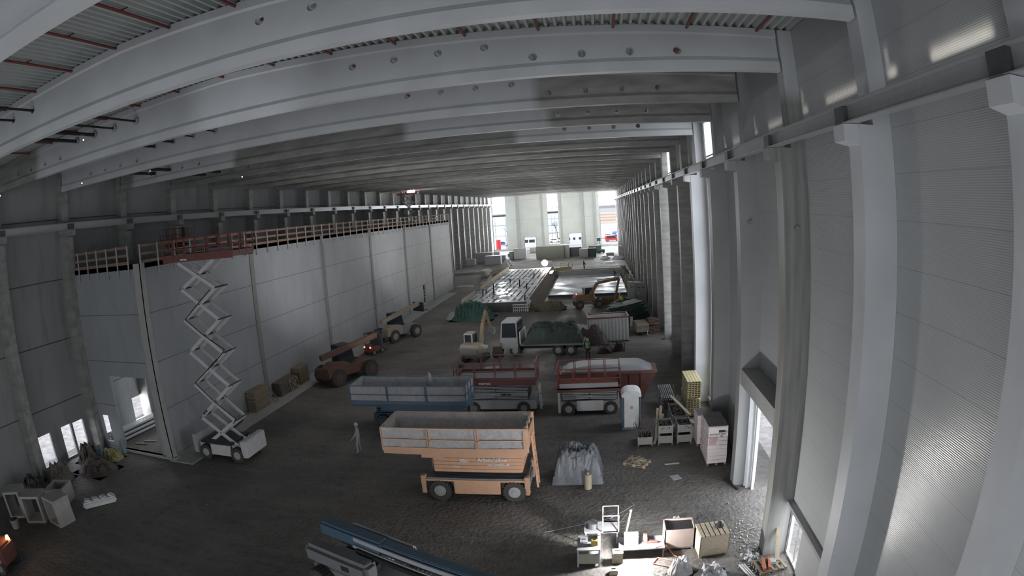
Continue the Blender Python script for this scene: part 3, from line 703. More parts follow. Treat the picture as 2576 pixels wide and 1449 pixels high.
b = MB(); b.bar((0, -.2, 2.35), (7.0, -.2, 2.0), .06, .16); b.bar((0, -.28, 2.1), (7.0, -.28, 1.75), .06, .1); b.build('cable_tray', LGREY, t)
b = MB(); b.bar((.2, -.36, 2.02), (6.8, -.36, 1.68), .12, .16); b.build('hose_carrier', BLACK, t)
b = MB(); b.bar((-.6, .42, 2.35), (2.2, .42, 2.2), .24, .42); b.build('side_cover', LGREY, t, bevel=.09)

def cab(t, x0, x1, y0, y1, z0, z1, m, slope=.25):
    b = MB(); b.poly([(x0, z0), (x1, z0), (x1 - slope * .2, z0 + (z1 - z0) * .45), (x1 - slope, z1), (x0 + .05, z1)], y1 - y0, 'Y', y0); o = b.build('cab', m, t, bevel=.03)
    h = z1 - z0; g = MB()
    g.poly([(x0 + .12, z0 + h * .42), (x1 - slope * .3 - .12, z0 + h * .42), (x1 - slope - .08, z1 - .12), (x0 + .14, z1 - .12)], y1 - y0 + .03, 'Y', y0 - .015)
    g.bar((x1 - slope * .2 + .01, (y0 + y1) / 2, z0 + h * .47), (x1 - slope + .01, (y0 + y1) / 2, z1 - .08), y1 - y0 - .15, .03)
    g.box(x0 - .01, y0 + .12, z0 + h * .45, x0 + .05, y1 - .12, z1 - .12)
    g.build('window', GLASSD, o); return o
def excavator(loc, rz, label, m, joints, s=1.0, tracks=True, arm=None, beacon=False):
    t = thing('excavator', loc, label, 'excavator', rz); t.scale = (s, s, s); arm = arm or m
    if tracks:
        for y in (-.75, .75):
            b = MB(); pts = [(-1.1, .12), (-.95, 0), (.95, 0), (1.1, .12), (1.15, .35), (1.0, .5), (-1.0, .5), (-1.15, .35)]; b.poly(pts, .36, 'Y', y - .18); b.build('track', TYRE, t)
    else:
        for x in (-1.15, 1.15):
            for y in (-.95, .95): wheel(t, x, y, .5, .4, m)
    MB().box(-1.2, -.6, .45, 1.2, .6, .75).build('undercarriage', GREYP, t, bevel=.03)
    b = MB(); b.poly([(-1.55, .85), (1.0, .85), (1.05, 1.15), (.2, 1.25), (-.4, 1.7), (-1.45, 1.7), (-1.65, 1.3)], 1.7, 'Y', -.85); b.build('engine_body', m, t, bevel=.06)
    b = MB(); b.box(-1.75, -.8, .85, -1.4, .8, 1.45); b.build('counterweight', GREYP, t, bevel=.08)
    cab(t, -.45, .95, .05, .85, .9, 2.45, WHITE if not tracks else LGREY)
    for a, c, w, h, nm in ((joints[0], joints[1], .3, .38, 'boom_lower'), (joints[1], joints[2], .26, .34, 'boom_upper'), (joints[2], joints[3], .2, .26, 'stick')):
        MB().bar((a[0], -.3, a[1]), (c[0], -.3, c[1]), w, h).build(nm, arm, t, bevel=.03)
    a, c = joints[0], joints[1]
    MB().tube((a[0] + .35, -.05, a[1] - .25), ((a[0] + c[0]) / 2 + .1, -.1, (a[1] + c[1]) / 2), .05, 8).build('hydraulic_cylinder', STEEL, t)
    MB().tube((joints[1][0], -.3, joints[1][1] + .3), (joints[2][0], -.3, joints[2][1] + .22), .05, 8).build('hydraulic_cylinder', STEEL, t)
    e = joints[3]; b = MB(); pts = [(e[0] - .1, e[1] + .1), (e[0] + .35, e[1] - .1), (e[0] + .3, e[1] - .55), (e[0] - .25, e[1] - .65), (e[0] - .55, e[1] - .35), (e[0] - .2, e[1] - .42), (e[0] + .05, e[1] - .2)]
    b.poly(pts, .7, 'Y', -.65); b.build('bucket', GREYP, t)
    MB().tube((-1.45, -.5, 1.7), (-1.45, -.5, 1.82), .07, 10).build('work_light', LITR if beacon else LGREY, t)
    return t
excavator((-10.9, 48.6, 0), R(82), 'small yellow-white excavator with raised arm in the middle of the hall', CREAM, [(.7, 1.3), (1.6, 3.0), (2.5, 3.9), (3.6, 2.2)], 1.0, True, mat('yellow_white_arm', (.26, .20, .13), .5))
excavator((-1.6, 73.4, 0), R(12), 'orange wheeled excavator with long bent arm between slab and right wall', mat('dusty_orange', (.20, .12, .07), .6), [(.2, 1.4), (1.2, 2.9), (3.9, 3.25), (3.3, .75)], 1.05, False, mat('dusty_orange', (0, 0, 0)), True)
t = thing('excavator_bucket', (-9.1, 49.8, 0), 'dark spare excavator bucket standing right of the small excavator', 'bucket')
b = MB(); b.poly([(-.4, 0), (.35, 0), (.45, .5), (.3, 1.25), (.22, 1.25), (.32, .5), (.25, .1), (-.3, .1), (-.42, .55), (-.5, .5)], .9, 'Y', -.45); b.box(-.4, -.45, .02, .3, -.4, 1.0); b.build('shell', SCRAPM, t); MB().box(.3, -.46, .9, .36, .46, 1.25).build('cutting_edge', STEEL, t)

# blurred machines along the cell wall
def loader(loc, rz, label, m, s=1.0, boom=True, lights=None, m2=None, cat='telehandler'):
    t = thing('telehandler', loc, label, cat, rz); t.scale = (s, s, s)
    for x in (-1.5, 1.4):
        for y in (-1.0, 1.0): wheel(t, x, y, .6, .42, m)
    MB().box(-2.3, -.7, .5, 2.2, .7, 1.15).build('chassis_frame', m2 or m, t, bevel=.05)
    b = MB(); b.poly([(-2.4, .7), (-.4, .7), (-.4, 1.5), (-1.9, 1.75), (-2.45, 1.4)], .8, 'Y', -1.15); b.build('engine_cover', m, t, bevel=.06)
    cab(t, -.5, .95, .15, 1.1, .9, 2.5, DARKST)
    if boom:
        MB().bar((-2.2, -.1, 2.0), (3.0, -.1, 1.5 + boom), .34, .38).build('boom', m, t, bevel=.03)
        b = MB(); b.box(2.9, -.7, .7 + boom, 3.05, .7, 1.6 + boom); b.box(3.0, -.5, .7 + boom, 3.9, -.38, .78 + boom); b.box(3.0, .38, .7 + boom, 3.9, .5, .78 + boom); b.build('fork', DARKST, t)
    if lights:
        for y in (-.6, .6): MB().box(-2.5, y - .09, .95, -2.42, y + .09, 1.1).build('tail_light', lights, t)
    return t
loader((-20.6, 42.8, 0), R(60), 'rusty red telehandler standing close to the inner cell wall', mat('rusty_red', (.12, .065, .05), .6, var=.25), 1.15, 1.2)
t = thing('forklift', (-21.6, 51.6, 0), 'small red forklift with glowing tail lights beside the telehandler', 'forklift', R(70))
for x in (-.6, .6):
    for y in (-.45, .45): wheel(t, x, y, .28, .22)
MB().box(-.95, -.5, .3, .7, .5, .95).build('body', RED, t, bevel=.08)
b = MB(); rect_frame(b, (-.7, -.48, .95), (1.1, 0, 0), (0, 0, 1.1), .06, .06); rect_frame(b, (-.7, .48, .95), (1.1, 0, 0), (0, 0, 1.1), .06, .06); b.box(-.75, -.5, 2.03, .45, .5, 2.08); b.build('overhead_guard', DARKST, t)
b = MB(); b.box(.75, -.4, .1, .85, -.3, 2.2); b.box(.75, .3, .1, .85, .4, 2.2); b.box(.85, -.35, .1, 1.8, -.23, .15); b.box(.85, .23, .1, 1.8, .35, .15); b.build('mast', DARKST, t)
for y in (-.38, .38): MB().box(-.98, y - .08, .75, -.94, y + .08, .88).build('tail_light', LITR, t)
loader((-21.3, 58.2, 0), R(62), 'dusty cream telehandler with raised boom near the slatted cell window', mat('dusty_cream', (.30, .26, .21), .6, var=.2), 1.1, 1.5, None, GREYP)
# truck with dark load and its trailer body
t = thing('truck', (-5.2, 50.6, 0), 'white-cabbed flatbed truck loaded with a dark green tarpaulin', 'truck', R(176))
for x in (-2.6, -1.5, 2.3):
    for y in (-1.0, 1.0): wheel(t, x, y, .5, .35, LGREY)
MB().box(-3.6, -.5, .55, 3.6, .5, .9).build('chassis_frame', DARKST, t)
cab(t, 2.0, 3.6, -1.2, 1.2, .7, 3.1, LGREY, .2)
o = MB().box(-3.7, -1.25, .95, 1.8, 1.25, 1.1).build('flatbed', GREYP, t); MB().box(1.75, -1.25, 1.1, 1.85, 1.25, 2.2).build('headboard', WHITE, t)
for y in (-.8, .8): MB().box(3.62, y - .15, .85, 3.68, y + .15, 1.0).build('headlight', LITS, t)
def heap(name, loc, rx, ry, h, m, seed=0, n=22, rough=.3, rz=0, flat=.0, flatside=False):
    b = MB(); vs = []
    for j in range(n + 1):
        for i in range(n + 1):
            u, v = i / n * 2 - 1, j / n * 2 - 1; d = max(abs(u), abs(v)) if flatside else math.hypot(u, v)
            z = max(0, 1 - d ** (5 if flatside else 2.4)); nn = noise.noise(Vector((u * 2.2 + seed, v * 2.2, seed * .7))); n2 = abs(noise.noise(Vector((u * 6 + seed, v * 6, seed)))) - .2
            z = (z * (1 + min(rough, .45) * nn) + (1 - d) * 0 + n2 * rough * 1.1 * min(1, (1 - d) * 5)) if d < .999 else 0
            z = min(z, 1.15)
            vs.append((u * rx, v * ry, max(0, z) * h))
    b.add(vs, [(j * (n + 1) + i, j * (n + 1) + i + 1, (j + 1) * (n + 1) + i + 1, (j + 1) * (n + 1) + i) for j in range(n) for i in range(n)])
    o = b.build(name, m); o.location = loc; o.rotation_euler = (0, 0, rz); return o
tag(heap('tarpaulin', (-4.2, 50.5, 1.1), 2.6, 1.2, 1.5, DGREEN, 3, rough=.35, flatside=True), 'dark green tarpaulin over the load of the white-cabbed truck', 'tarpaulin')
t = thing('open_container', (.6, 54.9, 0), 'white ribbed open container with red upper edge beside the truck', 'container', R(4))
b = MB(); b.box(-1.9, -1.1, .15, 1.9, -1.04, 2.3); b.box(-1.9, 1.04, .15, 1.9, 1.1, 2.3); b.box(-1.9, -1.1, .15, -1.84, 1.1, 2.3); b.box(1.84, -1.1, .15, 1.9, 1.1, 2.3); b.box(-1.9, -1.1, .1, 1.9, 1.1, .2)
for i in range(12): b.box(-1.8 + i * .32, -1.16, .2, -1.66 + i * .32, -1.1, 2.2)
b.build('body', WHITE, t); b = MB(); rect_frame(b, (-1.9, -1.12, 2.35), (3.8, 0, 0), (0, 2.24, 0), .14, .14); b.build('upper_rim', RED, t); MB().box(-1.9, -1.1, 0, 1.9, 1.1, .1).build('skid', DARKST, t)
tag(heap('tarpaulin', (-.4, 54.0, 1.2), 1.5, .9, 1.1, mat('brown_grey_sheet', (.09, .075, .07), .7, var=.3), 6, rough=.3), 'brown-grey sheet bulging at the left end of the white container', 'tarpaulin')
for o in COL.objects:
    if o.name.startswith('tarpaulin') and abs(o.location.x + .4) < .01: o.location = (-.9, 53.0, 0); o.scale = (1, .6, 1.5)
# red skip behind the second red lift
t = thing('skip', (.5, 38.4, 0), 'long red skip filled under pale grey sheeting behind the red and white lift', 'skip')
b = MB(); b.poly([(-3.6, 1.35), (-2.6, .0), (2.2, .0), (3.1, 1.75), (-3.6, 1.75)], 2.0, 'Y', -1.0); b.build('body', mat('skip_red', (.12, .045, .042), .6, var=.2), t)
b = MB()
for i in range(7): b.box(-2.5 + i * .75, -1.06, .25, -2.4 + i * .75, -1.0, 1.7)
b.build('side_rib', DRED, t); MB().box(-3.65, -1.06, 1.68, 3.15, 1.06, 1.8).build('upper_rim', RED, t)
b = MB(); b.poly([(-3.3, 1.8), (2.9, 1.8), (2.0, 2.25), (-1.0, 2.35), (-2.8, 2.1)], 1.8, 'Y', -.9); b.build('sheeting', LGREY, t, bevel=.08)
# portable toilet
t = thing('portable_toilet', (1.6, 32.2, 0), 'white and blue portable toilet with a domed white roof', 'portable toilet')
b = MB(); b.box(-.52, -.5, .1, -.46, .55, 2.0); b.box(.46, -.5, .1, .52, .55, 2.0); b.box(-.5, .5, .1, .5, .55, 2.0); b.build('side_wall', mat('toilet_blue', (.10, .20, .30), .5), t)
MB().box(-.42, -.55, .12, .42, -.48, 2.02).build('door', mat('toilet_white', (.8, .82, .84), .45), t, bevel=.02)
MB().box(-.55, -.58, 0, .55, .58, .12).build('base', GREYP, t)
b = MB(); b.poly([(-.58, 1.98), (.58, 1.98), (.56, 2.12), (.42, 2.28), (.2, 2.36), (-.2, 2.36), (-.42, 2.28), (-.56, 2.12)], 1.2, 'Y', -.62); b.build('roof', mat('toilet_white', (0, 0, 0)), t, bevel=.03)
d = [o for o in COL.objects if o.parent == t and o.name.startswith('door')][0]
MB().tube((.0, -.56, 1.35), (.0, -.575, 1.35), .09, 16).build('lock_disc', LGREY, d)

# ------------------------------------------------------------------ stores on the right
def crate(loc, label, h=.45, L=1.1, W=.74, group='grey metal crates', contents=None, skin=CRATE):
    t = thing('metal_crate', loc, label, 'crate', group=group)
    for x in (-W / 2, W / 2):
        for y in (0, L): MB().box(x - .025, y - .025, 0, x + .025, y + .025, h + .12).build('corner_post', skin, t)
    for k, (x0, y0, x1, y1) in enumerate(((-W / 2, -.01, W / 2, .01), (-W / 2, L - .01, W / 2, L + .01), (-W / 2 - .01, 0, -W / 2 + .01, L), (W / 2 - .01, 0, W / 2 + .01, L))):
        b = MB(); b.box(x0, y0, .1, x1, y1, h + .08)
        for q in range(4):
            z = .16 + q * (h - .1) / 3.2
            b.box(x0 - .012, y0 - .012, z, x1 + .012, y1 + .012, z + .03)
        b.build('side_panel', skin, t)
    MB().box(-W / 2, 0, .1, W / 2, L, .13).build('bottom', skin, t)
    return t
def rods(loc, n, r, spread, hgt, m, label, name='steel_rods', seed=1):
    random.seed(seed); b = MB()
    for i in range(n):
        x, y = random.uniform(-.28, .28), random.uniform(.1, .9); b.tube((x * .7, y, .15), (x + random.uniform(-spread, spread), y + random.uniform(-spread, spread), hgt * random.uniform(.6, 1)), r, 5)
    o = b.build(name, m); o.location = loc; return tag(o, label, 'rods', None, 'stuff')
def jumble(loc, w, l, z0, z1, n, m, label, cat, name='scrap_pieces', seed=2, size=.35):
    random.seed(seed); b = MB()
    for i in range(n):
        b.cbox((random.uniform(-w, w), random.uniform(0, l), random.uniform(z0, z1)), (random.uniform(.03, .08), random.uniform(.1, size), random.uniform(.02, .06)), (random.uniform(-.5, .5), random.uniform(-.6, .6), random.uniform(0, 3)))
    o = b.build(name, m); o.location = loc; return tag(o, label, cat, None, 'stuff')
crate((2.21, 29.1, 0), 'single grey metal crate with long rods sticking out, nearest the portable toilet')
rods((2.21, 29.1, 0), 22, .014, .55, 1.6, mat('rusty_rod', (.12, .10, .09), .7), 'thin rods sticking up out of the single crate', 'thin_rods', 4)
for x, a, c in ((3.32, 'middle', 5), (4.35, 'right-hand', 6)):
    crate((x, 29.15, 0), f'grey metal crate at the bottom of the {a} pair of stacked crates')
    crate((x, 29.15, .58), f'grey metal crate at the top of the {a} pair of stacked crates')
    jumble((x, 29.15, .58), .3, 1.0, .3, .42, 60, SCRAPM, f'dark clamps and couplers lying in the top crate of the {a} pair', 'clamps', 'steel_clamps', c)
crate((4.25, 30.6, 0), 'taller grey metal crate full of dark parts behind the stacked crates', 1.0, 2.2, .8)
jumble((4.25, 30.6, 0), .34, 2.1, .8, 1.0, 110, SCRAPM, 'dark steel parts filling the tall crate', 'steel parts', 'steel_parts', 8)
tag(MB().bar((4.0, 33.0, 1.5), (4.85, 30.6, 1.12), .16, .05).build('plank', LWOOD), 'pale plank lying across the tall grey crate', 'plank')
for i, (x0, y0, z0, x1, y1, z1) in enumerate(((2.85, 29.7, .05, 3.1, 31.6, 1.25), (3.0, 29.4, .05, 3.25, 31.3, 1.5), (2.7, 29.2, .05, 3.35, 31.0, 1.1))):
    tag(MB().bar((x0, y0, z0), (x1, y1, z1), .14, .04).build('plank', LWOOD), ['short pale plank leaning left of the stacked crates', 'longest plank leaning left of the stacked crates', 'slanting plank lying lowest by the stacked crates'][i], 'plank')
# bundles of round steel tubes and yellow beams
t = thing('tube_bundle', (4.0, 33.4, 0), 'bundle of galvanised scaffold tubes stacked beside the yellow beams', 'tubes')
for j in range(7):
    for i in range(7):
        if j < 5 and 0 < i < 6: continue
        MB().tube((-.42 + i * .12 + (j % 2) * .05, 0, .45 + j * .13), (-.42 + i * .12 + (j % 2) * .05, 2.6, .45 + j * .13), .045, 8).build('tube', STEEL if j > 4 else CRATE, t)
MB().box(-.36, .1, .42, .34, 2.5, 1.05).build('inner_tubes', SCRAPM, t)
for y in (.3, 2.2):
    b = MB(); b.box(-.5, y, .3, .5, y + .1, .38); b.box(-.5, y, .0, -.42, y + .1, 1.3); b.box(.48, y, .0, .54, y + .1, 1.3); b.build('carrier', CRATE, t)
def beam_stack(loc, label, rows, n=5):
    t = thing('formwork_beam_stack', loc, label, 'beam stack', group='yellow formwork beams')
    for j in range(rows):
        for i in range(n):
            x = -.36 + i * .18; z = .02 + j * .115; b = MB(); b.box(x - .08, 0, z, x + .08, 2.4, z + .03); b.box(x - .08, 0, z + .08, x + .08, 2.4, z + .11); b.box(x - .02, .01, z + .03, x + .02, 2.39, z + .08)
            b.build('beam', YBEAM, t)
    return t
beam_stack((5.43, 33.05, .1), 'lower stack of yellow timber beams beside the tall window', 9)
beam_stack((5.43, 32.75, 1.3), 'upper stack of yellow timber beams beside the tall window', 9)
for i, (y, z) in enumerate(((33.2, 0), (35.2, 0), (33.3, 1.17), (34.7, 1.17))):
    tag(MB().box(-.46, 0, 0, .46, .1, .1 if i < 2 else .13).build('bearer', WOOD, None, (5.43, y, z)), ['near timber bearer on the floor under the lower yellow beams', 'far timber bearer on the floor under the lower yellow beams', 'near timber bearer between the two stacks of yellow beams', 'far timber bearer between the two stacks of yellow beams'][i], 'bearer', 'bearers of the yellow beams')
# foam boards
def foam_stack(loc, label, w, l, h, print_=False, n=10):
    t = thing('foam_board_stack', loc, label, 'insulation', group='pale insulation boards')
    random.seed(int(l * 10)); 
    for i in range(n):
        z = .12 + i * (h - .12) / n; dx = random.uniform(-.015, .015)
        MB().box(-w / 2 + dx, dx, z, w / 2 + dx, l + dx, z + (h - .12) / n - .008).build('foam_board', FOAM if i < n - 1 else FOAM, t)
    MB().box(-w / 2 + .01, .01, h - .008, w / 2 - .01, l - .01, h + .004).build('dusty_top', FOAMTOP, t)
    b = MB()
    for x in (-w / 2 + .05, 0, w / 2 - .05): b.box(x - .05, 0, 0, x + .05, l, .12)
    b.build('pallet', WOOD, t)
    if print_:
        p = MB().box(-w / 2 + .03, -.022, h * .64, -.02, -.018, h * .74).build('pink_print', PINK, t)
        MB().box(-w / 2 + .04, -.03, h - .62, -w / 2 + .42, -.026, h - .95).build('pink_print', PINK, t)
        lb = MB().box(-w / 2 + .02, -.026, h - .48, w / 2 - .02, -.022, h - .05).build('label_sheet', mat('label_white', (.78, .76, .76), .7), t)
        text('AUSTROTHERM', .115, INK, lb, (-w / 2 + .06, -.03, h - .45), (R(90), 0, 0), bold=.003, depth=.002); text('XPS', .09, INK, lb, (.1, -.03, h - .56), (R(90), 0, 0), bold=.003, depth=.002)
        MB().box(.02, -.034, h - .33, .35, -.03, h - .2).build('black_print', INK, lb); MB().box(.37, -.034, h - .36, .45, -.03, h - .24).build('yellow_print', YELLOW, lb)
        for i in range(7): MB().box(.05, -.03, h - .7 - i * .07, w / 2 - .06, -.026, h - .69 - i * .07).build('print_line', INK if False else PINK, lb)
    return t
foam_stack((5.6, 26.15, 0), 'tall near stack of pinkish foam boards with a printed label by the open door', 1.0, 1.2, 2.1, True)
foam_stack((5.6, 27.4, 0), 'tall stack of foam boards directly behind the labelled one', 1.0, .9, 2.05)
foam_stack((5.45, 28.7, 0), 'lower stack of foam boards farthest from the open door', .95, 1.2, 1.75, n=7)
def pallet(loc, rz, label, m=WOOD, L=1.2, W=.8, slats=5, group='wooden pallets'):
    t = thing('wooden_pallet', loc, label, 'pallet', rz, group)
    for i in range(slats):
        x = -L / 2 + .06 + i * (L - .12) / (slats - 1)
        MB().box(x - .05, -W / 2, .12, x + .05, W / 2, .145).build('slat', m, t)
    for y in (-W / 2 + .05, 0, W / 2 - .05):
        b = MB(); b.box(-L / 2, y - .05, .09, L / 2, y + .05, .12); b.box(-L / 2, y - .05, 0, L / 2, y + .05, .02)
        for x in (-L / 2 + .07, 0, L / 2 - .07): b.box(x - .07, y - .05, .02, x + .07, y + .05, .09)
        b.build('skid', m, t)
    return t
pallet((5.55, 32.1, 0), R(8), 'small pale pallet lying between the foam boards and the yellow beams', LWOOD, .8, .6, 4)
pallet((1.65, 26.9, 0), R(-28), 'wooden pallet covered in timber offcuts in the open floor', LWOOD)
random.seed(5)
b = MB()
for i in range(16): b.cbox((random.uniform(-.35, .35), random.uniform(-.22, .22), random.uniform(.17, .3)), (random.uniform(.2, .6), .08, .03), (random.uniform(-.2, .2), random.uniform(-.15, .15), random.uniform(0, 3.1)))
tag(b.build('timber_offcuts', LWOOD, None, (1.65, 26.9, 0)), 'pale timber offcuts heaped on the pallet in the open floor', 'offcuts', kind='stuff')
for loc, d, rz, m, lab, cat in (((3.41, 25.1, .012), (.45, .5, .02), .3, LGREY, 'pale square sheet lying on the dirt floor right of centre', 'sheet'),
    ((3.4, 26.65, .03), (.75, .1, .04), .1, LWOOD, 'short plank on the floor left of the foam boards', 'plank'),
    ((1.85, 47.0, .03), (1.25, .3, .05), 0, LGREY, 'pale board on the floor behind the skip', 'board'),
    ((-.3, 26.6, .02), (.3, .08, .03), .1, WHITE, 'tiny white strip on the floor left of the offcut pallet', 'strip'),
    ((5.9, 23.9, .05), (.1, 1.3, .06), .35, DARKST, 'dark steel bar on the floor in front of the door column', 'bar'),
    ((-9.0, 46.0, .02), (1.2, .7, .02), .2, LCONC, 'thin pale slab flat on the floor behind the red platform lift', 'slab'),
    ((-24.0, 31.0, .12), (.12, 1.6, .1), .2, DARKST, 'black pipe lying on the kerb right of the tall white lift', 'pipe')):
    tag(MB().cbox((0, 0, 0), d, (0, 0, rz)).build('debris_' + cat, m, None, loc), lab, cat)

# ------------------------------------------------------------------ work corner with the bright lamp
def bin_box(name, loc, d, m, label, cat, rz=0, open_top=True, fill=None, lid=False):
    t = thing(name, loc, label, cat, rz); w, l, h = d; b = MB()
    b.box(-w / 2, -l / 2, .1, w / 2, -l / 2 + .04, h); b.box(-w / 2, l / 2 - .04, .1, w / 2, l / 2, h); b.box(-w / 2, -l / 2, .1, -w / 2 + .04, l / 2, h); b.box(w / 2 - .04, -l / 2, .1, w / 2, l / 2, h); b.box(-w / 2, -l / 2, .08, w / 2, l / 2, .12)
    b.build('body', m, t)
    for x in (-w / 2 + .06, w / 2 - .06):
        for y in (-l / 2 + .06, l / 2 - .06): MB().box(x - .05, y - .05, 0, x + .05, y + .05, .1).build('foot', m, t)
    if fill: MB().box(-w / 2 + .05, -l / 2 + .05, h * .5, w / 2 - .05, l / 2 - .05, h - .08).build('dark_contents', fill, t)
    if lid:
        for i in range(6): MB().box(-w / 2 + .02 + i * w / 6, -l / 2, h, -w / 2 + .02 + (i + .8) * w / 6, l / 2, h + .03).build('lid_slat', LWOOD, t)
    return t
bin_box('plywood_box', (2.85, 19.2, 0), (1.15, .9, .95), mat('pinkish_plywood', (.38, .31, .28), .7), 'open plywood box with dark contents, left of the slatted crate', 'box', 0, fill=DARKST)
bin_box('wooden_crate', (4.05, 18.6, 0), (1.15, 1.0, .95), LWOOD, 'pale wooden crate closed with slats, near the right door', 'crate', .1, lid=True)
t = thing('helmet', (4.35, 18.75, .985), 'dark round helmet on top of the slatted wooden crate', 'helmet'); MB().tube((0, 0, 0), (0, 0, .05), .17, 16, .16).build('brim', BLACK, t); MB().tube((0, 0, .05), (0, 0, .18), .14, 16, .06).build('shell', BLACK, t)
t = thing('workbench', (-.55, 18.35, 0), 'grey workbench loaded with tools at the left of the bright lamp', 'workbench')
MB().box(-.42, -.5, .75, .42, .55, .8).build('top', LGREY, t)
for x in (-.38, .38):
    for y in (-.46, .5): MB().box(x - .03, y - .03, 0, x + .03, y + .03, .75).build('leg', LGREY, t)
MB().box(-.4, -.48, .15, .4, .5, .6).build('cabinet_body', mat('yellowish_grey', (.28, .27, .23), .6), t)
t = thing('tool_trolley', (-.15, 19.9, 0), 'white tubular trolley with a metal drum behind the workbench', 'trolley')
b = MB(); rect_frame(b, (-.6, -.4, .55), (1.3, 0, 0), (0, .8, 0), .04, .04); rect_frame(b, (.1, -.4, .55), (.6, 0, 0), (0, 0, .75), .04, .04); rect_frame(b, (.1, .4, .55), (.6, 0, 0), (0, 0, .75), .04, .04)
for x in (-.55, .65): b.bar((x, -.4, 0), (x, -.4, .55), .04, .04, (1, 0, 0)); b.bar((x, .4, 0), (x, .4, .55), .04, .04, (1, 0, 0))
b.build('frame', WHITE, t); MB().box(-.6, -.4, .5, .7, .4, .55).build('shelf', LGREY, t); MB().tube((-.3, 0, .56), (-.3, 0, .8), .22, 18).build('drum', STEEL, t)
t = thing('lamp_table', (1.3, 18.75, 0), 'low table with the glaring site lamp in the foreground', 'table')
MB().box(-.75, -.45, .42, .95, .45, .47).build('top', LGREY, t)
for x in (-.7, .9):
    for y in (-.4, .4): MB().box(x - .025, y - .025, 0, x + .025, y + .025, .42).build('leg', GREYP, t)
t = thing('site_lamp', (1.0, 18.7, .47), 'glaring white box lamp on the low table', 'lamp')
MB().box(-.26, -.16, 0, .26, .2, .42).build('housing', WHITE, t); MB().box(-.23, -.185, .03, .23, -.162, .39).build('lens', LIT, t); MB().box(-.23, -.12, .42, .23, .16, .435).build('top_lens', LIT, t)
point('site_lamp_light', (1.0, 18.3, 1.25), 850, (1, .98, .96), .12)
t = thing('barrier_pole', (.9, 19.35, 0), 'thin white pole leaning up behind the glaring lamp', 'pole'); MB().bar((-.15, 0, 0), (.1, .1, 1.5), .05, .05).build('shaft', WHITE, t); MB().tube((.1, .1, 1.5), (.1, .1, 1.58), .05, 10).build('cap', WHITE, t)
for i, (x, y, z, d, m, nm, lab) in enumerate(((-.35, 18.2, .8, (.25, .2, .22), YELLOW, 'drill_case', 'small yellow case on the workbench'), (-.75, 18.5, .8, (.3, .4, .06), LGREY, 'steel_plate', 'flat grey plate on the workbench'),
    (-.2, 18.65, .8, (.12, .5, .12), WHITE, 'angle_profile', 'white profile lying along the right edge of the workbench'), (.5, 18.2, 0, (.4, .35, .5), LWOOD, 'carton', 'brown carton between the workbench and the lamp table'),
    (.35, 17.4, 0, (.3, .3, .22), LWOOD, 'carton', 'small carton at the bottom edge below the workbench'), (1.55, 18.8, .47, (.16, .3, .3), RED, 'canister', 'red canister on the lamp table'), (1.8, 18.7, .47, (.45, .12, .1), RED, 'power_tool', 'red power tool on the right end of the lamp table'),
    (2.1, 16.6, 0, (.5, .35, .3), YELLOW, 'carton', 'yellowish carton at the bottom edge of the picture'), (1.2, 16.8, 0, (.6, .4, .25), DBLUE, 'tool_box', 'dark blue tool box at the bottom edge under the lamp'))):
    t = thing(nm, (x, y, z), lab, nm.replace('_', ' ')); MB().box(-d[0] / 2, -d[1] / 2, 0, d[0] / 2, d[1] / 2, d[2]).build('body', m, t, bevel=.02); MB().bar((-d[0] / 4, 0, d[2] + .02), (d[0] / 4, 0, d[2] + .02), .02, .04).build('handle', DARKST, t)
b = MB(); pts = [(1.9, 18.3, .5), (2.3, 18.5, .45), (2.6, 18.3, .1), (2.9, 18.0, .03), (2.4, 17.6, .03), (1.8, 17.9, .03), (2.0, 18.3, .03), (2.5, 18.0, .03)]; b.path(pts, .02)
tag(b.build('cable', mat('orange_cable', (.5, .16, .1), .5)), 'reddish cable looping from the lamp table to the floor', 'cable')
b = MB(); b.path([(5.9, 18.7, .04), (5.2, 19.0, .03), (4.6, 18.9, .03)] , .015); b.path([(6.2, 19.9, .04), (5.2, 19.5, .03)], .012); tag(b.build('hose', LWOOD), 'thin pale hose on the floor leading out of the side door', 'hose')
b = MB(); b.path([(-2.4, 20.4, .02), (-1.2, 20.9, .02), (.3, 21.5, .02), (1.3, 22.6, .02), (1.0, 23.4, .02)], .012); b.path([(1.0, 21.9, .02), (.4, 20.6, .02)], .01); tag(b.build('string_line', LGREY), 'thin pale string line trailing over the dirt floor', 'string')
for loc, rx, ry, h, lab in (((2.75, 17.3, 0), .45, .4, .6, 'milky plastic bag standing below the plywood box'), ((2.0, 16.4, 0), .6, .5, .45, 'crumpled plastic sheet at the bottom edge left of the bags'),
                            ((3.8, 16.8, 0), .6, .5, .5, 'greyish plastic bag in front of the slatted crate'), ((2.95, 20.9, 0), .22, .2, .28, 'small clear plastic bag behind the plywood box')):
    tag(heap('plastic_bag', loc, rx, ry, h, PLASTIC, rx * 9, 14, .6), lab, 'plastic bag')
pallet((6.05, 17.0, 0), R(10), 'wooden pallet with orange pipes beside the low opening', WOOD, 1.1, .9, 5)
for i, (x, y, r) in enumerate(((5.75, 16.95, .1), (5.95, 17.0, .15))): tag(MB().bar((x, y - .38, .21), (x + r, y + .35, .21), .11, .11).build('clay_pipe', mat('orange_pipe', (.40, .14, .08), .6)), f'orange-brown pipe on the pallet by the low opening, the {["outer", "inner"][i]} one', 'pipe')
t = thing('grey_bracket', (6.15, 17.05, .15), 'small grey bracket lying beside the orange pipes', 'bracket'); MB().box(-.1, -.15, 0, .12, .15, .12).build('body', LGREY, t)
tag(MB().bar((6.35, 17.1, .2), (6.5, 18.2, 1.75), .16, .06).build('leaning_plank', LWOOD), 'pale plank leaning against the second right column above the pallet', 'plank')
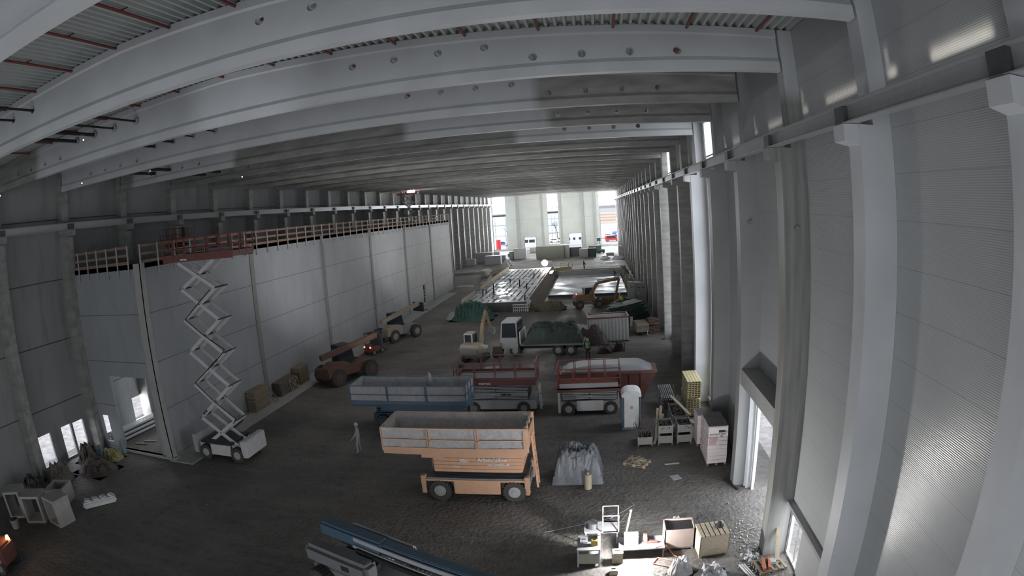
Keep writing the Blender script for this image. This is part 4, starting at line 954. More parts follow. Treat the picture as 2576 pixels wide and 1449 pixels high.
for i in range(3): tag(MB().bar((5.25 + i * .09, 16.3, .03), (4.95 + i * .09, 17.3, .05), .05, .05).build('white_profile', WHITE), f'white steel profile on the floor at the bottom right edge, {["left", "middle", "right"][i]} of three', 'profile', 'white profiles on the floor')
random.seed(11); b = MB()
for i in range(160):
    a = random.gauss(0, 1); b.cbox((5.55 + random.gauss(0, .35), 18.2 + random.gauss(0, 1.5), .02), [random.uniform(.015, .06) for _ in range(3)], (a, a * 2, a * 3))
for i in range(30): b.cbox((5.5 + random.gauss(0, .12), 17.75 + random.gauss(0, .15), .05 + random.random() * .1), [random.uniform(.04, .14) for _ in range(3)], (i, i * 2, i * 3))
tag(b.build('rubble', WHITE), 'white crumbs and small rubble along the foot of the right wall', 'rubble', kind='stuff')
random.seed(12); b = MB()
for i in range(320): b.cbox((random.uniform(-30, 5.5), random.uniform(14, 130), .012), [random.uniform(.03, .16), random.uniform(.03, .09), .02], (0, 0, i))
tag(b.build('litter', mat('dusty_stone', (.17, .165, .16), .9)), 'small pale stones and scraps strewn over the dirt floor', 'stones', kind='stuff')

# ------------------------------------------------------------------ foundations farther down the hall
SX0, SX1, SY0, SY1, SZ = -17.6, -8.9, 72.4, 113.5, 1.2
t = thing('foundation_slab', (0, 0, 0), 'large raised foundation slab with wet pale top in the middle of the hall', 'foundation')
MB().box(SX0 + .2, SY0 + .2, 0, SX1 - .2, SY1 - .2, SZ).build('slab_body', FILM, t)
b = MB(); b.box(SX0, SY0, 0, SX1, SY0 + .12, SZ + .02)
for i in range(12): b.box(SX0 + i * .72, SY0 - .1, 0, SX0 + .08 + i * .72, SY0, SZ)
for z in (.3, .75): b.box(SX0, SY0 - .14, z, SX1, SY0 - .1, z + .08)
b.build('formwork_front', mat('dark_formwork', (.055, .055, .055), .6), t)
for i in range(10):
    y0 = SY0 + .3 + i * 4.1
    if i == 2: continue
    MB().box(SX0 - .04, y0, .0, SX0 + .08, y0 + 3.9, SZ + .55).build('formwork_board', LWOOD, t)
b = MB(); b.poly([(SX1 - .1, 0), (SX1 + 1.2, 0), (SX1 - .1, SZ + .25)], SY1 - SY0, 'Y', SY0); b.build('formwork_side', mat('earth_brown_side', (.10, .075, .05), .9, var=.4, scale=4, bump=.6, bscale=5), t)
MB().cbox((SX1 - .15, SY0 - .06, .75), (.5, .1, 1.5), (0, .25, 0)).build('end_board', LCONC, t)
random.seed(21); b = MB()
for c in range(10):
    x = SX0 + .6 + c * .82
    y = SY0 + 1
    while y < SY1 - 2:
        if random.random() < .8: b.box(x, y, SZ, x + .24, y + .06, SZ + .06)
        y += .8 if c % 3 else 1.1
b.build('rebar_ties', REBAR, t)['kind'] = 'stuff'
for i, (x, y, h) in enumerate(((-16.6, 73.2, .4), (-16.0, 78.6, 1.0), (-16.2, 82.0, .5), (-15.4, 83.6, 1.0), (-12.0, 86.9, 1.1), (-9.6, 73.6, .7), (-14.6, 79.2, .8), (-10.6, 84, .8), (-14.2, 92.0, .7), (-11, 98, .8))):
    MB().tube((x, y, SZ), (x + .06, y, SZ + h), .09, 8).build('starter_post', REBAR, t)
t = thing('white_barrier', (-9.95, 71.6, 0), 'white slatted barrier leaning at the front of the raised slab', 'barrier')
b = MB()
for z in (.25, .6, .95): b.box(-.95, -.03, z, .95, .03, z + .08)
b.build('rail', WHITE, t)
for i in range(8): MB().box(-.93 + i * .25, -.05, .02, -.85 + i * .25, .0, 1.08).build('slat', WHITE, t)
t = thing('foundation_slab', (0, 0, 0), 'flat wet foundation slab on the right behind the orange excavator', 'foundation')
MB().box(-7.3, 83.0, 0, 3.8, 106.5, .3).build('slab_body', FILM, t)
MB().box(-7.4, 82.7, 0, 3.9, 83.0, .32).build('formwork_front', DARKST, t)
MB().box(-7.3, 106.5, 0, 4.2, 106.8, 1.1).build('formwork_back', LCONC, t)
b = MB()
for y, h in ((109.5, 1.0), (114.8, .5)): b.box(-8.2, y, 0, 4.5, y + .4, h)
tag(b.build('low_wall', LCONC), 'low concrete walls crossing the hall behind the flat slab', 'low wall', kind='thing')
tag(MB().box(-31, 119.5, 0, -10.5, 119.9, .35).build('ground_beam', LCONC), 'long low ground beam crossing the hall behind the raised slab', 'ground beam', kind='thing')
t = thing('yellow_shutter', (-6.7, 111.5, 0), 'yellow lit shuttering panels with a small frame beside the far lamp', 'shuttering')
MB().box(-1.6, -.1, 0, 1.5, .1, 1.3).build('panel', YELLOW, t)
b = MB(); rect_frame(b, (-.6, 0, 1.3), (1.5, 0, 0), (0, 0, .8), .08, .08); rect_frame(b, (1.0, 0, 1.3), (.7, 0, 0), (0, 0, .9), .08, .08); b.build('frame', YELLOW, t)
# far lamp
t = thing('floodlight', (-10.6, 115.0, 0), 'blinding round floodlight on a stand behind the raised slab', 'lamp')
MB().tube((0, 0, 0), (0, 0, 1.5), .07, 8).build('stand', DARKST, t); MB().tube((0, .25, 2.0), (0, -.1, 2.0), .5, 24, .62).build('housing', DARKST, t); MB().tube((0, -.11, 2.0), (0, -.16, 2.0), .6, 24).build('lens', LITW, t)
point('floodlight_light', (-10.6, 113.9, 2.3), 380, (1, .9, .7), .4)
heapo = heap('earth_mound', (-6.3, 73.5, 0), 2.0, 1.6, .9, mat('light_rubble_earth', (.12, .105, .08), .9, var=.6, scale=6, bump=.8, bscale=8), 31, 20, .6)
tag(heapo, 'brown earth and rubble mound between the raised slab and the orange excavator', 'mound')
tag(heap('earth_mound', (1.8, 76.0, 0), 2.6, 1.5, .7, mat('reddish_earth', (.13, .085, .06), .9, var=.4, bump=.8, bscale=6), 37, 18, .6), 'reddish earth bank to the right of the orange excavator', 'mound')
# bank of debris along the right wall by the slab
random.seed(41)
for i in range(11):
    y = 80 + i * 3.1
    tag(heap('rock_pile', (5.0 - .04 * i, y, 0), .8, 1.3, random.uniform(.7, 1.3), mat('pale_broken_concrete', (.24, .22, .19), .9, var=.5, scale=4, bump=.8, bscale=5), i * 3.3, 10, .8),
        f'heap of broken pale concrete along the right columns, {ordinal(i)} behind the grey cupboards', 'rock pile', 'broken concrete along the right wall')
for i, (x, y) in enumerate(((4.55, 77.4), (5.35, 76.3))):
    t = thing('site_cupboard', (x, y, 0), ['grey steel cupboard beside the right wall, the one with a lit left edge', 'grey steel cupboard beside the right wall, the one nearer the columns'][i], 'cupboard', group='grey cupboards')
    MB().box(-.8, -.4, 0, .8, .4, 2.5).build('body', LGREY if i == 0 else GREYP, t, bevel=.03); MB().box(-.5, -.43, 1.8, -.1, -.4, 1.9).build('handle', DARKST, t); MB().box(.15, -.43, 1.8, .5, -.4, 1.9).build('handle', DARKST, t)
tag(heap('green_net_pile', (-15.3, 68.6, 0), 2.7, 2.0, 1.9, GREEN, 51, 26, .75), 'crumpled pile of green tarpaulin in front of the raised slab', 'tarpaulin')
tag(heap('grey_net_pile', (-17.6, 69.0, 0), 1.2, .9, .8, LGREY, 54, 14, .6), 'small grey heap at the left of the green tarpaulin pile', 'heap')
t = thing('dark_panel_stack', (2.7, 63.2, 0), 'long dark stack of formwork panels sloping up towards the right wall', 'panel stack', R(24))
for i in range(9): MB().cbox((.15 * (i % 2), 0, .2 + i * .22), (5.0 - i * .18, 2.0, .18), (0, -.1, .02 * (i % 3))).build('panel', DGREEN, t)
MB().bar((-2.6, -1.0, 1.9), (.2, -1.05, 2.25), .12, .1).build('edge_beam', LGREY, t)
t = thing('white_clamp', (3.2, 60.6, 0), 'small white clamp on the dark stack front', 'clamp'); MB().box(-.15, 0, 0, .15, .2, 1.0).build('body', WHITE, t)
t = thing('generator_trailer', (3.9, 56.9, 0), 'yellow-green machine trailer with striped rear plate beside the white container', 'trailer', R(6))
for y in (-.6, .6): wheel(t, 0, y, .32, .2).rotation_euler = (0, 0, R(90))
MB().box(-.65, -1.1, .35, .65, 1.1, 1.2).build('body', mat('grey_green_body', (.20, .20, .15), .6), t, bevel=.06); MB().box(-.6, -1.14, .85, .6, -1.1, 1.1).build('rear_plate', CREAM, t)
for i in range(6): MB().cbox((-.5 + i * .2, -1.15, .97), (.07, .02, .24), (0, .6 if i < 3 else -.6, 0)).build('warning_stripe', RED, t)
MB().tube((.5, -1.2, 0), (.45, -1.1, .5), .03, 8).build('prop_leg', STEEL, t)
for i, (x, y, z) in enumerate(((5.2, 57.2, 0), (5.25, 58.2, .0), (5.2, 57.3, .75))):
    t = thing('pallet_bundle', (x, y, z), ['brown bundle of boards under another by the right columns', 'brown bundle of boards behind the two stacked ones by the right columns', 'brown bundle of boards on top, leaning by the right columns'][i], 'board bundle', R(5), 'brown board bundles')
    for j in range(5): MB().cbox((0, 0, .07 + j * .14), (1.1, .85, .1), (0, .12 if i == 2 else 0, .04 * (j % 2))).build('board', mat('reddish_brown_wood', (.13, .085, .065), .85, var=.4), t)
for i, (x, y) in enumerate(((.15, 49.9), (1.45, 50.4))):
    t = thing('wire_basket', (x, y, 0), ['dark wire basket with an open tilted lid behind the red skip', 'dark wire basket full of scrap behind the red skip'][i], 'wire basket', group='wire baskets')
    b = MB()
    for z in (.05, .35, .65): rect_frame(b, (-.55, -.35, z), (1.1, 0, 0), (0, .7, 0), .03, .03)
    for k in range(7): b.bar((-.55 + k * .183, -.35, 0), (-.55 + k * .183, -.35, .65), .02, .02, (1, 0, 0)); b.bar((-.55 + k * .183, .35, 0), (-.55 + k * .183, .35, .65), .02, .02, (1, 0, 0))
    b.build('mesh_frame', DARKST, t); heap('contents', (0, 0, .05), .5, .32, .7 if i else .4, SCRAPM, i * 5, 10, .7).parent = t
    if i == 0: MB().cbox((.6, 0, .55), (.05, .7, 1.1), (0, -.35, 0)).build('lid', SCRAPM, t)
# clutter beyond the slabs: one object each
CL = [((-30.6, 139, 0), (2.2, 1.8, 1.6), LGREY, 'pale box crate at the far left columns, lowest of its row'), ((-28.2, 144.5, 0), (4.2, 2, 2.6), GREYP, 'grey container-like box by the far left columns'),
      ((-24.9, 137.8, 0), (3.8, 2.2, 2.2), LGREY, 'large pale crate in front of the far left boxes'), ((-24.6, 146, 0), (2.6, 1.6, 1.6), GREYP, 'low grey box behind the large pale crate'),
      ((-26.5, 150, 0), (2.4, 2, 2.2), LCONC, 'pale block behind the grey container-like box'), ((-22.0, 151, 0), (1.8, 1.6, 2.0), GREYP, 'square grey box left of the glazed crate'),
      ((-20.0, 150, 0), (3.2, 1.4, 2.8), LGREY, 'upright glazed crate near the left far window'), ((-16.5, 170, 0), (6.4, 2, 1.6), LCONC, 'long low stack under the far left doorway'),
      ((-12.0, 147.5, 0), (7.0, 3.0, 3.2), mat('olive_cover', (.13, .14, .12), .8), 'big olive covered stack behind the floodlight'), ((-8.4, 149, 0), (2.4, 3, 3.2), GREYP, 'grey block at the right end of the olive stack'),
      ((-5.8, 150, 0), (3.2, 2, 2.4), DARKST, 'dark box right of the olive stack'), ((-3.6, 146, 0), (2.2, 1.8, 2.2), GREYP, 'grey crate with pale top right of the dark box'),
      ((-1.6, 146.5, 0), (2.2, 1.8, 2.2), DGREEN, 'dark green bin in the far clutter'), ((-.8, 160, 0), (3.4, 1.8, 2.0), GREYP, 'grey low box in front of the far right wall'),
      ((5.4, 143, 0), (.9, 1.2, 2.8), LCONC, 'upright pale block at the far right columns'), ((3.0, 150, 0), (2.0, 1.2, .7), LGREY, 'low pale box near the far right columns'),
      ((-22.4, 114, 0), (1.0, 5, 1.3), LCONC, 'long pale concrete block left of the raised slab far end'), ((-19.9, 116.5, 0), (3.0, .5, 1.3), LCONC, 'pale board stack at the far left corner of the raised slab'),
      ((-23.2, 160, 0), (3, 1.5, .9), LGREY, 'low pale stack near the left far window')]
for loc, d, m, lab in CL:
    t = thing('storage_crate', loc, lab, 'crate'); MB().box(-d[0] / 2, -d[1] / 2, .1, d[0] / 2, d[1] / 2, d[2]).build('body', m, t, bevel=.06)
    MB().box(-d[0] / 2 + .1, -d[1] / 2 - .03, 0, d[0] / 2 - .1, -d[1] / 2 + .15, .1).build('runner', WOOD, t); MB().box(-d[0] / 2 + .1, d[1] / 2 - .15, 0, d[0] / 2 - .1, d[1] / 2 - .0, .1).build('runner', WOOD, t)
for i, (x, y, rx, h, lab) in enumerate(((-21.2, 135.5, 1.2, 1.3, 'white crumpled sheet right of the large pale crate'), (-21.0, 131.5, 1.0, 1.1, 'white roll and sheet in front of the far left crates'), (-12.4, 138.5, 1.4, .25, 'bright white sheet flat on the floor behind the floodlight'),
        (2.0, 129.5, 1.8, .25, 'bright white sheet flat on the floor near the far right columns'), (1.6, 139.5, 1.3, .7, 'pale curled sheet on the far right floor'), (4.6, 138.5, 1.5, .7, 'pale sheet heap against the far right columns'),
        (-23.4, 99.5, 1.6, .2, 'white thin sheet on the floor left of the raised slab'), (-20.2, 101.5, .9, .5, 'bright crumpled film beside the left edge of the raised slab'), (-2.0, 108.2, .9, .8, 'pale small heap on the back edge of the flat slab'),
        (-27.3, 99.0, 1.2, .6, 'grey scrap heap at the end of the inner cell wall'), (-1.8, 58.8, 1.6, .7, 'pale grey offcuts in front of the dark panel stack'))):
    tag(heap('sheet_heap', (x, y, 0), rx, rx * .7, h, WHITE if i < 9 else LGREY, 60 + i, 10, .8), lab, 'sheet heap')
for i, (x, y, z, rx) in enumerate(((-15.2, 88.5, SZ, .9), (-14.0, 80.3, SZ, 1.2), (-15.6, 92, SZ, .8), (-13.0, 77.0, SZ, 1.0), (-9.6, 105, SZ, 1.3))):
    tag(heap('film_patch', (x, y, z), rx, rx * 1.8, .14, mat('white_film', (.6, .63, .68), .25), 80 + i, 12, .7), ['white film crumple on the left half of the raised slab, middle', 'largest white film crumple near the front of the raised slab', 'white film crumple on the left edge of the raised slab', 'white film crumple nearest the front edge of the raised slab', 'sunlit film heap by the floodlight end of the raised slab'][i], 'film')
t = thing('teal_lift', (.9, 158, 0), 'small teal platform lift in front of the far right window', 'lift'); MB().box(-.9, -.6, .2, .9, .6, 1.0).build('body', mat('teal_paint', (.10, .22, .20), .5), t); MB().bar((0, 0, 1.0), (-.6, 0, 3.4), .16, .16).build('arm', mat('teal_paint', (0, 0, 0)), t); MB().box(-1.1, -.4, 3.2, -.1, .4, 4.1).build('basket', mat('teal_paint', (0, 0, 0)), t)
for x in (-.55, .55): wheel(t, x, -.6, .3, .2)

# ------------------------------------------------------------------ left side
def box_culvert(loc, rz, label, w=1.5, h=1.6, l=1.1, tilt=0):
    t = thing('concrete_box', loc, label, 'concrete box', rz, 'square concrete boxes')
    b = MB(); T = .13; o_ = [(-w / 2, 0), (w / 2, 0), (w / 2, h), (-w / 2, h)]; i_ = [(-w / 2 + T, T), (w / 2 - T, T), (w / 2 - T, h - T), (-w / 2 + T, h - T)]
    vs = [(x, y, z) for y in (0, l) for x, z in o_] + [(x, y, z) for y in (0, l) for x, z in i_]
    fs = []
    for k in range(4):
        n_ = (k + 1) % 4; fs += [(k, n_, 8 + n_, 8 + k), (4 + k, 4 + n_, 12 + n_, 12 + k), (k, n_, 4 + n_, 4 + k), (8 + k, 8 + n_, 12 + n_, 12 + k)]
    b.add(vs, fs); o = b.build('shell', mat('whitish_concrete', (.36, .35, .345), .8, var=.1), t)
    o.rotation_euler = (tilt, 0, 0)
    if tilt: o.location = (0, l * 0 + h, 0)
    return t
box_culvert((-28.6, 13.5, 0), R(35), 'upright square concrete box nearest the dark left corner', 1.1, 1.5, 1.2)
box_culvert((-26.9, 13.8, 0), R(30), 'square concrete box in the middle of the left group, opening to the front', 1.3, 1.5, 1.1)
box_culvert((-25.6, 14.3, 0), R(-5), 'square concrete box at the right of the left group, opening to the front', 1.3, 1.45, 1.1)
box_culvert((-27.3, 15.9, 0), R(25), 'square concrete box lying behind the group, opening upwards', 1.3, 1.4, 1.0, R(90))
t = thing('bucket', (-27.7, 12.7, 0), 'small grey bucket in front of the square concrete boxes', 'bucket'); MB().tube((0, 0, 0), (0, 0, .5), .22, 18, .28).build('shell', LGREY, t); MB().tube((0, 0, .5), (0, 0, .505), .25, 18).build('contents', DARKST, t)
t = thing('white_bundle', (-24.8, 17.4, 0), 'white wrapped bundle lying alone on the floor at left', 'bundle', R(55)); MB().cbox((0, 0, .2), (2.1, .45, .34)).build('wrapped_core', WHITE, t, bevel=.08)
for i in range(4): MB().cbox((-.7 + i * .5, .05, .42), (.35, .3, .1), (.1 * i, .2, .3 * i)).build('loose_wrap', WHITE, t)
random.seed(90)
for i, (x, y, rx, h, m, lab) in enumerate(((-30.6, 21.8, 1.0, 1.1, SCRAPM, 'dark cluttered heap under the double low opening in the left wall'), (-29.4, 22.9, .9, .6, mat('yellow_bucket_plastic', (.30, .27, .12), .6), 'yellowish sack beside the low double opening'), (-30.1, 22.4, .6, .9, mat('muted_blue_sack', (.10, .16, .18), .7), 'muted blue sack in front of the low double opening'),
        (-28.9, 21.0, 1.5, .7, SCRAPM, 'dark low heap on the floor before the cell doorway'), (-30.6, 18.8, 1.1, 1.0, mat('grey_brown_sack', (.14, .13, .12), .8), 'grey-brown sack left of the dark heaps'), (-31.0, 16.6, 1.0, .9, DARKST, 'black heap in the dark left corner'), (-29.4, 24.0, .35, .8, mat('pale_blue_bag', (.25, .33, .35), .6), 'pale blue bag at the left jamb of the cell doorway'))):
    tag(heap('left_heap', (x, y, 0), rx, rx * .8, h, m, 91 + i, 14, .8), lab, 'heap')
t = thing('pipe_stack', (-31.0, 27.8, .0), 'stack of long pale pipes on the floor inside the open cell', 'pipes', R(0))
for j in range(3):
    for i in range(5 - j): MB().tube((-1.0 + i * .3 + j * .15, -2.6, .14 + j * .24), (-.6 + i * .3 + j * .15, 3.0, .14 + j * .24), .11, 10).build('pipe', LGREY, t)
for i, (x, y, r_) in enumerate(((-29.2, 26.2, .3), (-29.5, 25.6, .2))): tag(MB().bar((x, y, .05), (x + .9, y + r_, .05), .1, .06).build('plank', LWOOD), ['pale short plank right of the pipes inside the cell', 'pale short plank just inside the cell doorway'][i], 'plank')
# stacks leaning on the cell wall
for i, (y0, l, h, lab) in enumerate(((33.5, 2.0, 1.55, 'square stack of old boards standing on the kerb against the inner cell wall'), (37.3, 2.6, 1.15, 'second stack of old boards on the kerb behind the wall column'), (40.6, 1.6, 1.5, 'third and tallest stack of boards beside the rusty telehandler'))):
    t = thing('board_stack', (-24.35, y0, .06), lab, 'board stack', group='board stacks on the kerb')
    n_ = int(h / .11)
    for j in range(n_): MB().box(-.35 + random.uniform(-.02, .02), random.uniform(-.03, .03), j * .11, .4 + random.uniform(-.03, .03), l + random.uniform(-.05, .05), j * .11 + .085).build('board', WOOD if i != 1 else mat('dark_wood', (.15, .125, .10), .85, var=.3), t)
t = thing('mesh_pallet', (-23.7, 38.6, .06), 'wire mesh frame leaning on the second board stack', 'mesh'); b = MB(); rect_frame(b, (0, 0, 0), (0, 1.3, 0), (-.15, 0, 1.0), .03, .03); b.bar((0, 0, 0), (-.15, 1.3, 1.0), .03, .03); b.bar((-.15, 0, 1.0), (0, 1.3, 0), .03, .03)
for i in range(1, 5): b.bar((-.03 * i, 0, .2 * i), (-.03 * i, 1.3, .2 * i), .015, .015)
b.build('frame', LWOOD, t)
for i, y in enumerate((35.9, 36.4)): tag(MB().bar((-23.7, y, .08), (-24.55, y - .1, 1.3), .07, .05).build('stake', WOOD), ['thin stake leaning by the first board stack', 'second thin stake leaning on the cell wall column'][i], 'stake')
t = thing('slatted_window', (CX - .1, 80.3, .3), 'narrow window with crossbars low in the inner cell wall', 'window'); b = MB(); rect_frame(b, (0, -.6, 0), (0, 1.2, 0), (0, 0, 2.7), .12, .1); b.build('frame', WHITE, t)
for z in (.9, 1.3, 1.8): MB().box(-.05, -.6, z, .05, .6, z + .1).build('crossbar', LWOOD, t)
# grey tarp heap in the middle
t = tag(heap('tarp_covered_pile', (-1.25, 25.7, 0), 1.2, .95, 1.55, TARPG, 120, 30, .22, flatside=True), 'blue-grey tarpaulin draped over a pile right of the orange lift', 'tarpaulin')
t = thing('beige_canister', (-.75, 24.4, 0), 'beige canister standing in front of the blue-grey tarpaulin', 'canister'); MB().tube((0, 0, 0), (0, 0, .75), .18, 16, .17).build('body', CREAM, t, smooth=False); MB().tube((0, 0, .75), (0, 0, .85), .06, 10).build('cap', CREAM, t)
# red machine with orange lamp in the lower left corner
t = thing('road_sweeper', (-25.2, 9.6, 0), 'red machine with white side panel at the lower left corner', 'machine', R(20))
MB().box(-1.2, -.7, .35, 1.2, .7, 1.3).build('body', RED, t, bevel=.1); MB().box(.2, -.74, .6, 1.0, -.7, 1.25).build('side_panel', WHITE, t)
for x in (-.8, .8):
    for y in (-.65, .65): wheel(t, x, y, .35, .25)
b = MB()
for i in range(3): b.box(.3, -.76, .75 + i * .15, .9, -.74, .78 + i * .15)
b.build('panel_stripe', RED, t)
t = thing('beacon_lamp', (-24.4, 10.4, 1.25), 'orange glowing beacon lamp above the red machine', 'lamp'); MB().tube((0, 0, -1.25), (0, 0, 0), .03, 8).build('stand', DARKST, t); MB().tube((0, 0, 0), (0, 0, .2), .12, 16, .08).build('lens', LITO, t)
point('beacon_light', (-24.4, 10.2, 1.7), 12, (1, .45, .18), .1)

# ------------------------------------------------------------------ people
def person(loc, rz, label, top, legs, vest=None, helmet=None, bend=0.0, s=1.0, arms=(.15, .2)):
    t = thing('person', loc, label, 'person', rz); t.scale = (s, s, s)
    V = []; E_ = []; Rr = []
    def v(p, r, par=None):
        V.append(p); Rr.append(r)
        if par is not None: E_.append((par, len(V) - 1))
        return len(V) - 1
    pel = v((0, 0, .95), .15); bx = bend
    ch = v((bx * .5, 0, 1.22), .15, pel); sh = v((bx, 0, 1.42), .14, ch); nk = v((bx * 1.15, 0, 1.52), .06, sh); hd = v((bx * 1.25, 0, 1.62), .09, nk); tp = v((bx * 1.3, 0, 1.74), .07, hd)
    for sg, am in ((-1, arms[0]), (1, arms[1])):
        a = v((bx, sg * .19, 1.42), .065, sh); el = v((bx + am * .6, sg * .25, 1.15), .05, a); w = v((bx + am * 1.6, sg * .22, .95), .035, el)
        p = v((bx + am * 1.85, sg * .21, .88), .04, w)
        for q in range(4): f = v((bx + am * 1.95 + .012 * q, sg * (.19 + .02 * q - .03), .82), .011, p); v((bx + am * 2.0 + .012 * q, sg * (.19 + .02 * q - .03), .78), .009, f)
        h = v((.02 * sg, sg * .1, .88), .095, pel); kn = v((.06 + .05 * sg, sg * .12, .5), .07, h); an = v((.02 + .06 * sg, sg * .13, .1), .05, kn); v((.16 + .06 * sg, sg * .14, .05), .04, an)
    me = bpy.data.meshes.new('body'); me.from_pydata(V, E_, []); o = bpy.data.objects.new('body', me); COL.objects.link(o)
    md = o.modifiers.new('s', 'SKIN')
    for i, r_ in enumerate(Rr): me.skin_vertices[0].data[i].radius = (r_, r_ * (1.0 if r_ < .1 else 1.15))
    me.skin_vertices[0].data[0].use_root = True
    o.modifiers.new('u', 'SUBSURF').levels = 1
    bpy.context.view_layer.update(); m2 = bpy.data.meshes.new_from_object(o.evaluated_get(bpy.context.evaluated_depsgraph_get())); bpy.data.objects.remove(o)
    m2.materials.clear(); [m2.materials.append(x) for x in (top, legs, SKIN)]
    for p in m2.polygons:
        c = p.center; p.use_smooth = True; p.material_index = 1 if c.z < .95 and not (c.x > bx + .18 and c.z > .6) else (2 if c.z > 1.52 or (c.z < .93 and c.x > bx + .18) else 0)
    b = bpy.data.objects.new('body', m2); COL.objects.link(b); b.parent = t
    if vest: MB().tube((0, 0, 1.0), (bx, 0, 1.47), .19, 16, .2).build('vest', vest, t, bevel=0)
    hx = bx * 1.3; hm = MB(); hm.tube((hx, 0, 1.69), (hx, 0, 1.8), .125, 16, .09); hm.tube((hx, 0, 1.8), (hx, 0, 1.83), .09, 16, .03); hm.tube((hx, 0, 1.685), (hx + .03, 0, 1.70), .15, 16, .14); hm.build('helmet', helmet or WHITE, t)
    return t
person((-13.45, 28.1, 0), R(200), 'person in pale coverall standing alone on the dirt floor left of the orange lift', PALEC, PALEC, None, WHITE)
person((-1.2, 47.8, 0), R(270), 'person in green vest and navy trousers standing before the white container', NAVY, NAVY, VESTG, VESTG)
person((2.72, 71.9, 0), R(160), 'person in bright yellow vest bending behind the dark panel stack', VEST, NAVY, VEST, WHITE, .25)
person((2.55, 97.5, .3), R(20), 'person in dark clothes standing on the flat wet slab', NAVY, NAVY, None, mat('orange_helmet', (.4, .15, .08), .5))
person((-2.8, 109.4, 1.0), R(0), 'person in dark clothes on the low wall behind the flat slab', NAVY, DARKST, None, WHITE)
person((5.0, 76.0, 0), R(90), 'person in pale clothes beside the grey cupboards', PALEC, PALEC, None, WHITE)

# ------------------------------------------------------------------ outside the gable and the side door
def car(loc, rz, label, m, van=False):
    t = thing('car', loc, label, 'car', rz); L = 5.2 if van else 4.3; h = 2.1 if van else 1.45
    b = MB()
    pts = [(-L / 2, .35), (L / 2, .35), (L / 2, .85), (L / 2 - .9, 1.0), (L / 2 - 1.7, h - .05), (L / 2 - 2.1, h), (-L / 2 + .1, h)] if van else [(-L / 2, .35), (L / 2, .35), (L / 2, .8), (L / 2 - 1.0, .95), (L / 2 - 1.8, h), (-L / 2 + .9, h), (-L / 2 + .2, .95), (-L / 2, .9)]
    b.poly(pts, 1.8, 'Y', -.9); o = b.build('body', m, t, bevel=.06)
    g_ = MB(); g_.poly([(L / 2 - 1.15, 1.03), (L / 2 - 1.8, h - .12), (-L / 2 + (.6 if van else 1.0), h - .12), (-L / 2 + .45, 1.03)], 1.84, 'Y', -.92); g_.build('window', GLASSD, o)
    for x in (-L / 2 + .8, L / 2 - .85):
        for y in (-.85, .85): wheel(t, x, y, .33, .2)
    return t
car((5.2, 206, 0), R(8), 'red van parked outside the far right window', CARRED, True)
for i, (x, y, m, rz, lab) in enumerate(((-34.5, 212, CARBLUE, 10, 'dark blue car parked outside the far left window'), (-30.8, 209, OFFICE, 5, 'white car parked outside the far left window'), (-33, 224, OFFICE, 0, 'white car farther out beyond the far left window'),
        (6.5, 224, CARBLUE, 60, 'dark blue car beyond the red van'), (9.0, 236, OFFICE, 70, 'white car beyond the red van'), (8.0, 252, CARBLUE, 70, 'dark blue car farthest up the outside road'), (4.5, 232, OFFICE, 0, 'white car directly behind the red van'),
        (-15.6, 215, OFFICE, 0, 'white car outside the middle window'), (-13.2, 222, GREYP, 0, 'grey car outside the middle window'))):
    car((x, y, 0), R(rz), lab, m)
t = thing('red_cylinder', (-32.6, 192, 0), 'bright red cylinder standing outside the far left window', 'tank'); MB().tube((0, 0, 0), (0, 0, 3.2), .7, 18).build('tank', CARRED, t)
t = thing('site_office', (-23.5, 196, 0), 'white site office with dark windows outside the left doorway', 'site office'); MB().box(-3.2, 0, 0, 3.4, 3, 3.9).build('body', OFFICE, t)
for x in (-1.6, .6): MB().box(x, -.04, 1.5, x + 1.9, 0, 2.5).build('window', GLASSD, t)
MB().box(-3.3, -.06, 3.3, 3.5, 0, 3.5).build('eaves', LGREY, t)
t = thing('site_office', (-7.6, 196, 0), 'white site office with small square windows outside the right doorway', 'site office'); MB().box(-3.0, 0, 0, 3.4, 3, 3.6).build('body', OFFICE, t)
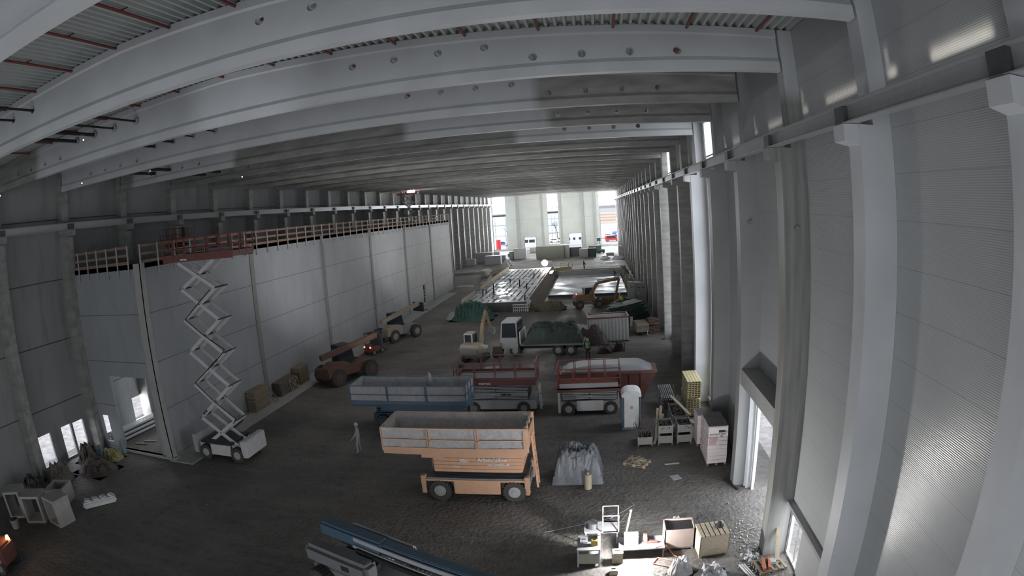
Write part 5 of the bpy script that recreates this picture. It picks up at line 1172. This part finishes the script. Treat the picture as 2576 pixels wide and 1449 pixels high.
for x in (-2.2, -.5, 1.4): MB().box(x, -.04, 1.7, x + .7, 0, 2.5).build('window', GLASSD, t)
MB().box(2.2, -.05, .3, 3.1, 0, 2.5).build('door', LGREY, t)
t = thing('factory_building', (2, 420, 0), 'orange-brown building far outside with a pale upper band', 'building'); MB().box(-14, 0, 0, 16, 30, 8).build('wall', BRICKO, t); MB().box(-14, -.2, 8, 16, 30, 10.5).build('upper_band', LGREY, t); MB().box(-4, -.2, 10.5, 14, 20, 12.6).build('roof', GREYP, t)
for z in (2, 4, 6): MB().box(-14, -.4, z, 16, 0, z + .6).build('window_band', LCONC, t)
t = thing('glazed_building', (-26, 300, 0), 'pale bluish building with railing outside the middle and left windows', 'building'); MB().box(-34, 0, 0, 14, 20, 11).build('wall', mat('pale_blue_facade', (.55, .68, .74), .5), t); MB().box(-34, -.3, 9.9, 14, 0, 11).build('eaves', GREYP, t)
b = MB()
for i in range(24): b.box(-34 + i * 2, 0, 11, -33.8 + i * 2, .2, 13)
b.box(-34, 0, 12.8, 14, .2, 13); b.build('roof_railing', GREYP, t)
def tree(loc, label, h):
    t = thing('bare_tree', loc, label, 'tree'); b = MB(); random.seed(int(h * 10))
    def br(p, d, l, r_, n_):
        q = p + d * l; b.tube(p, q, r_, 5, r_ * .6)
        if n_: [br(q, (d + Vector((random.uniform(-.6, .6), random.uniform(-.6, .6), random.uniform(0, .4)))).normalized(), l * .72, r_ * .6, n_ - 1) for _ in range(3)]
    br(Vector((0, 0, 0)), Vector((0, 0, 1)), h * .32, .16, 4); b.build('branches', DARKST, t)
tree((-36.5, 240, 0), 'bare tree outside the far left window', 7); tree((-15.9, 235, 0), 'bare tree outside the middle window, left one', 8); tree((-12.4, 238, 0), 'bare tree outside the middle window, right one', 9)
t = thing('cladding_stack', (9.9, 25.6, 0), 'green-brown slatted stack standing outside the open side door', 'stack')
for i in range(22): MB().box(-.2, -1.6, .3 + i * .22, .2, 1.6, .48 + i * .22).build('slat', HEDGE, t)
MB().box(-.15, -1.5, 0, .15, 1.5, .3).build('base', GREYP, t)
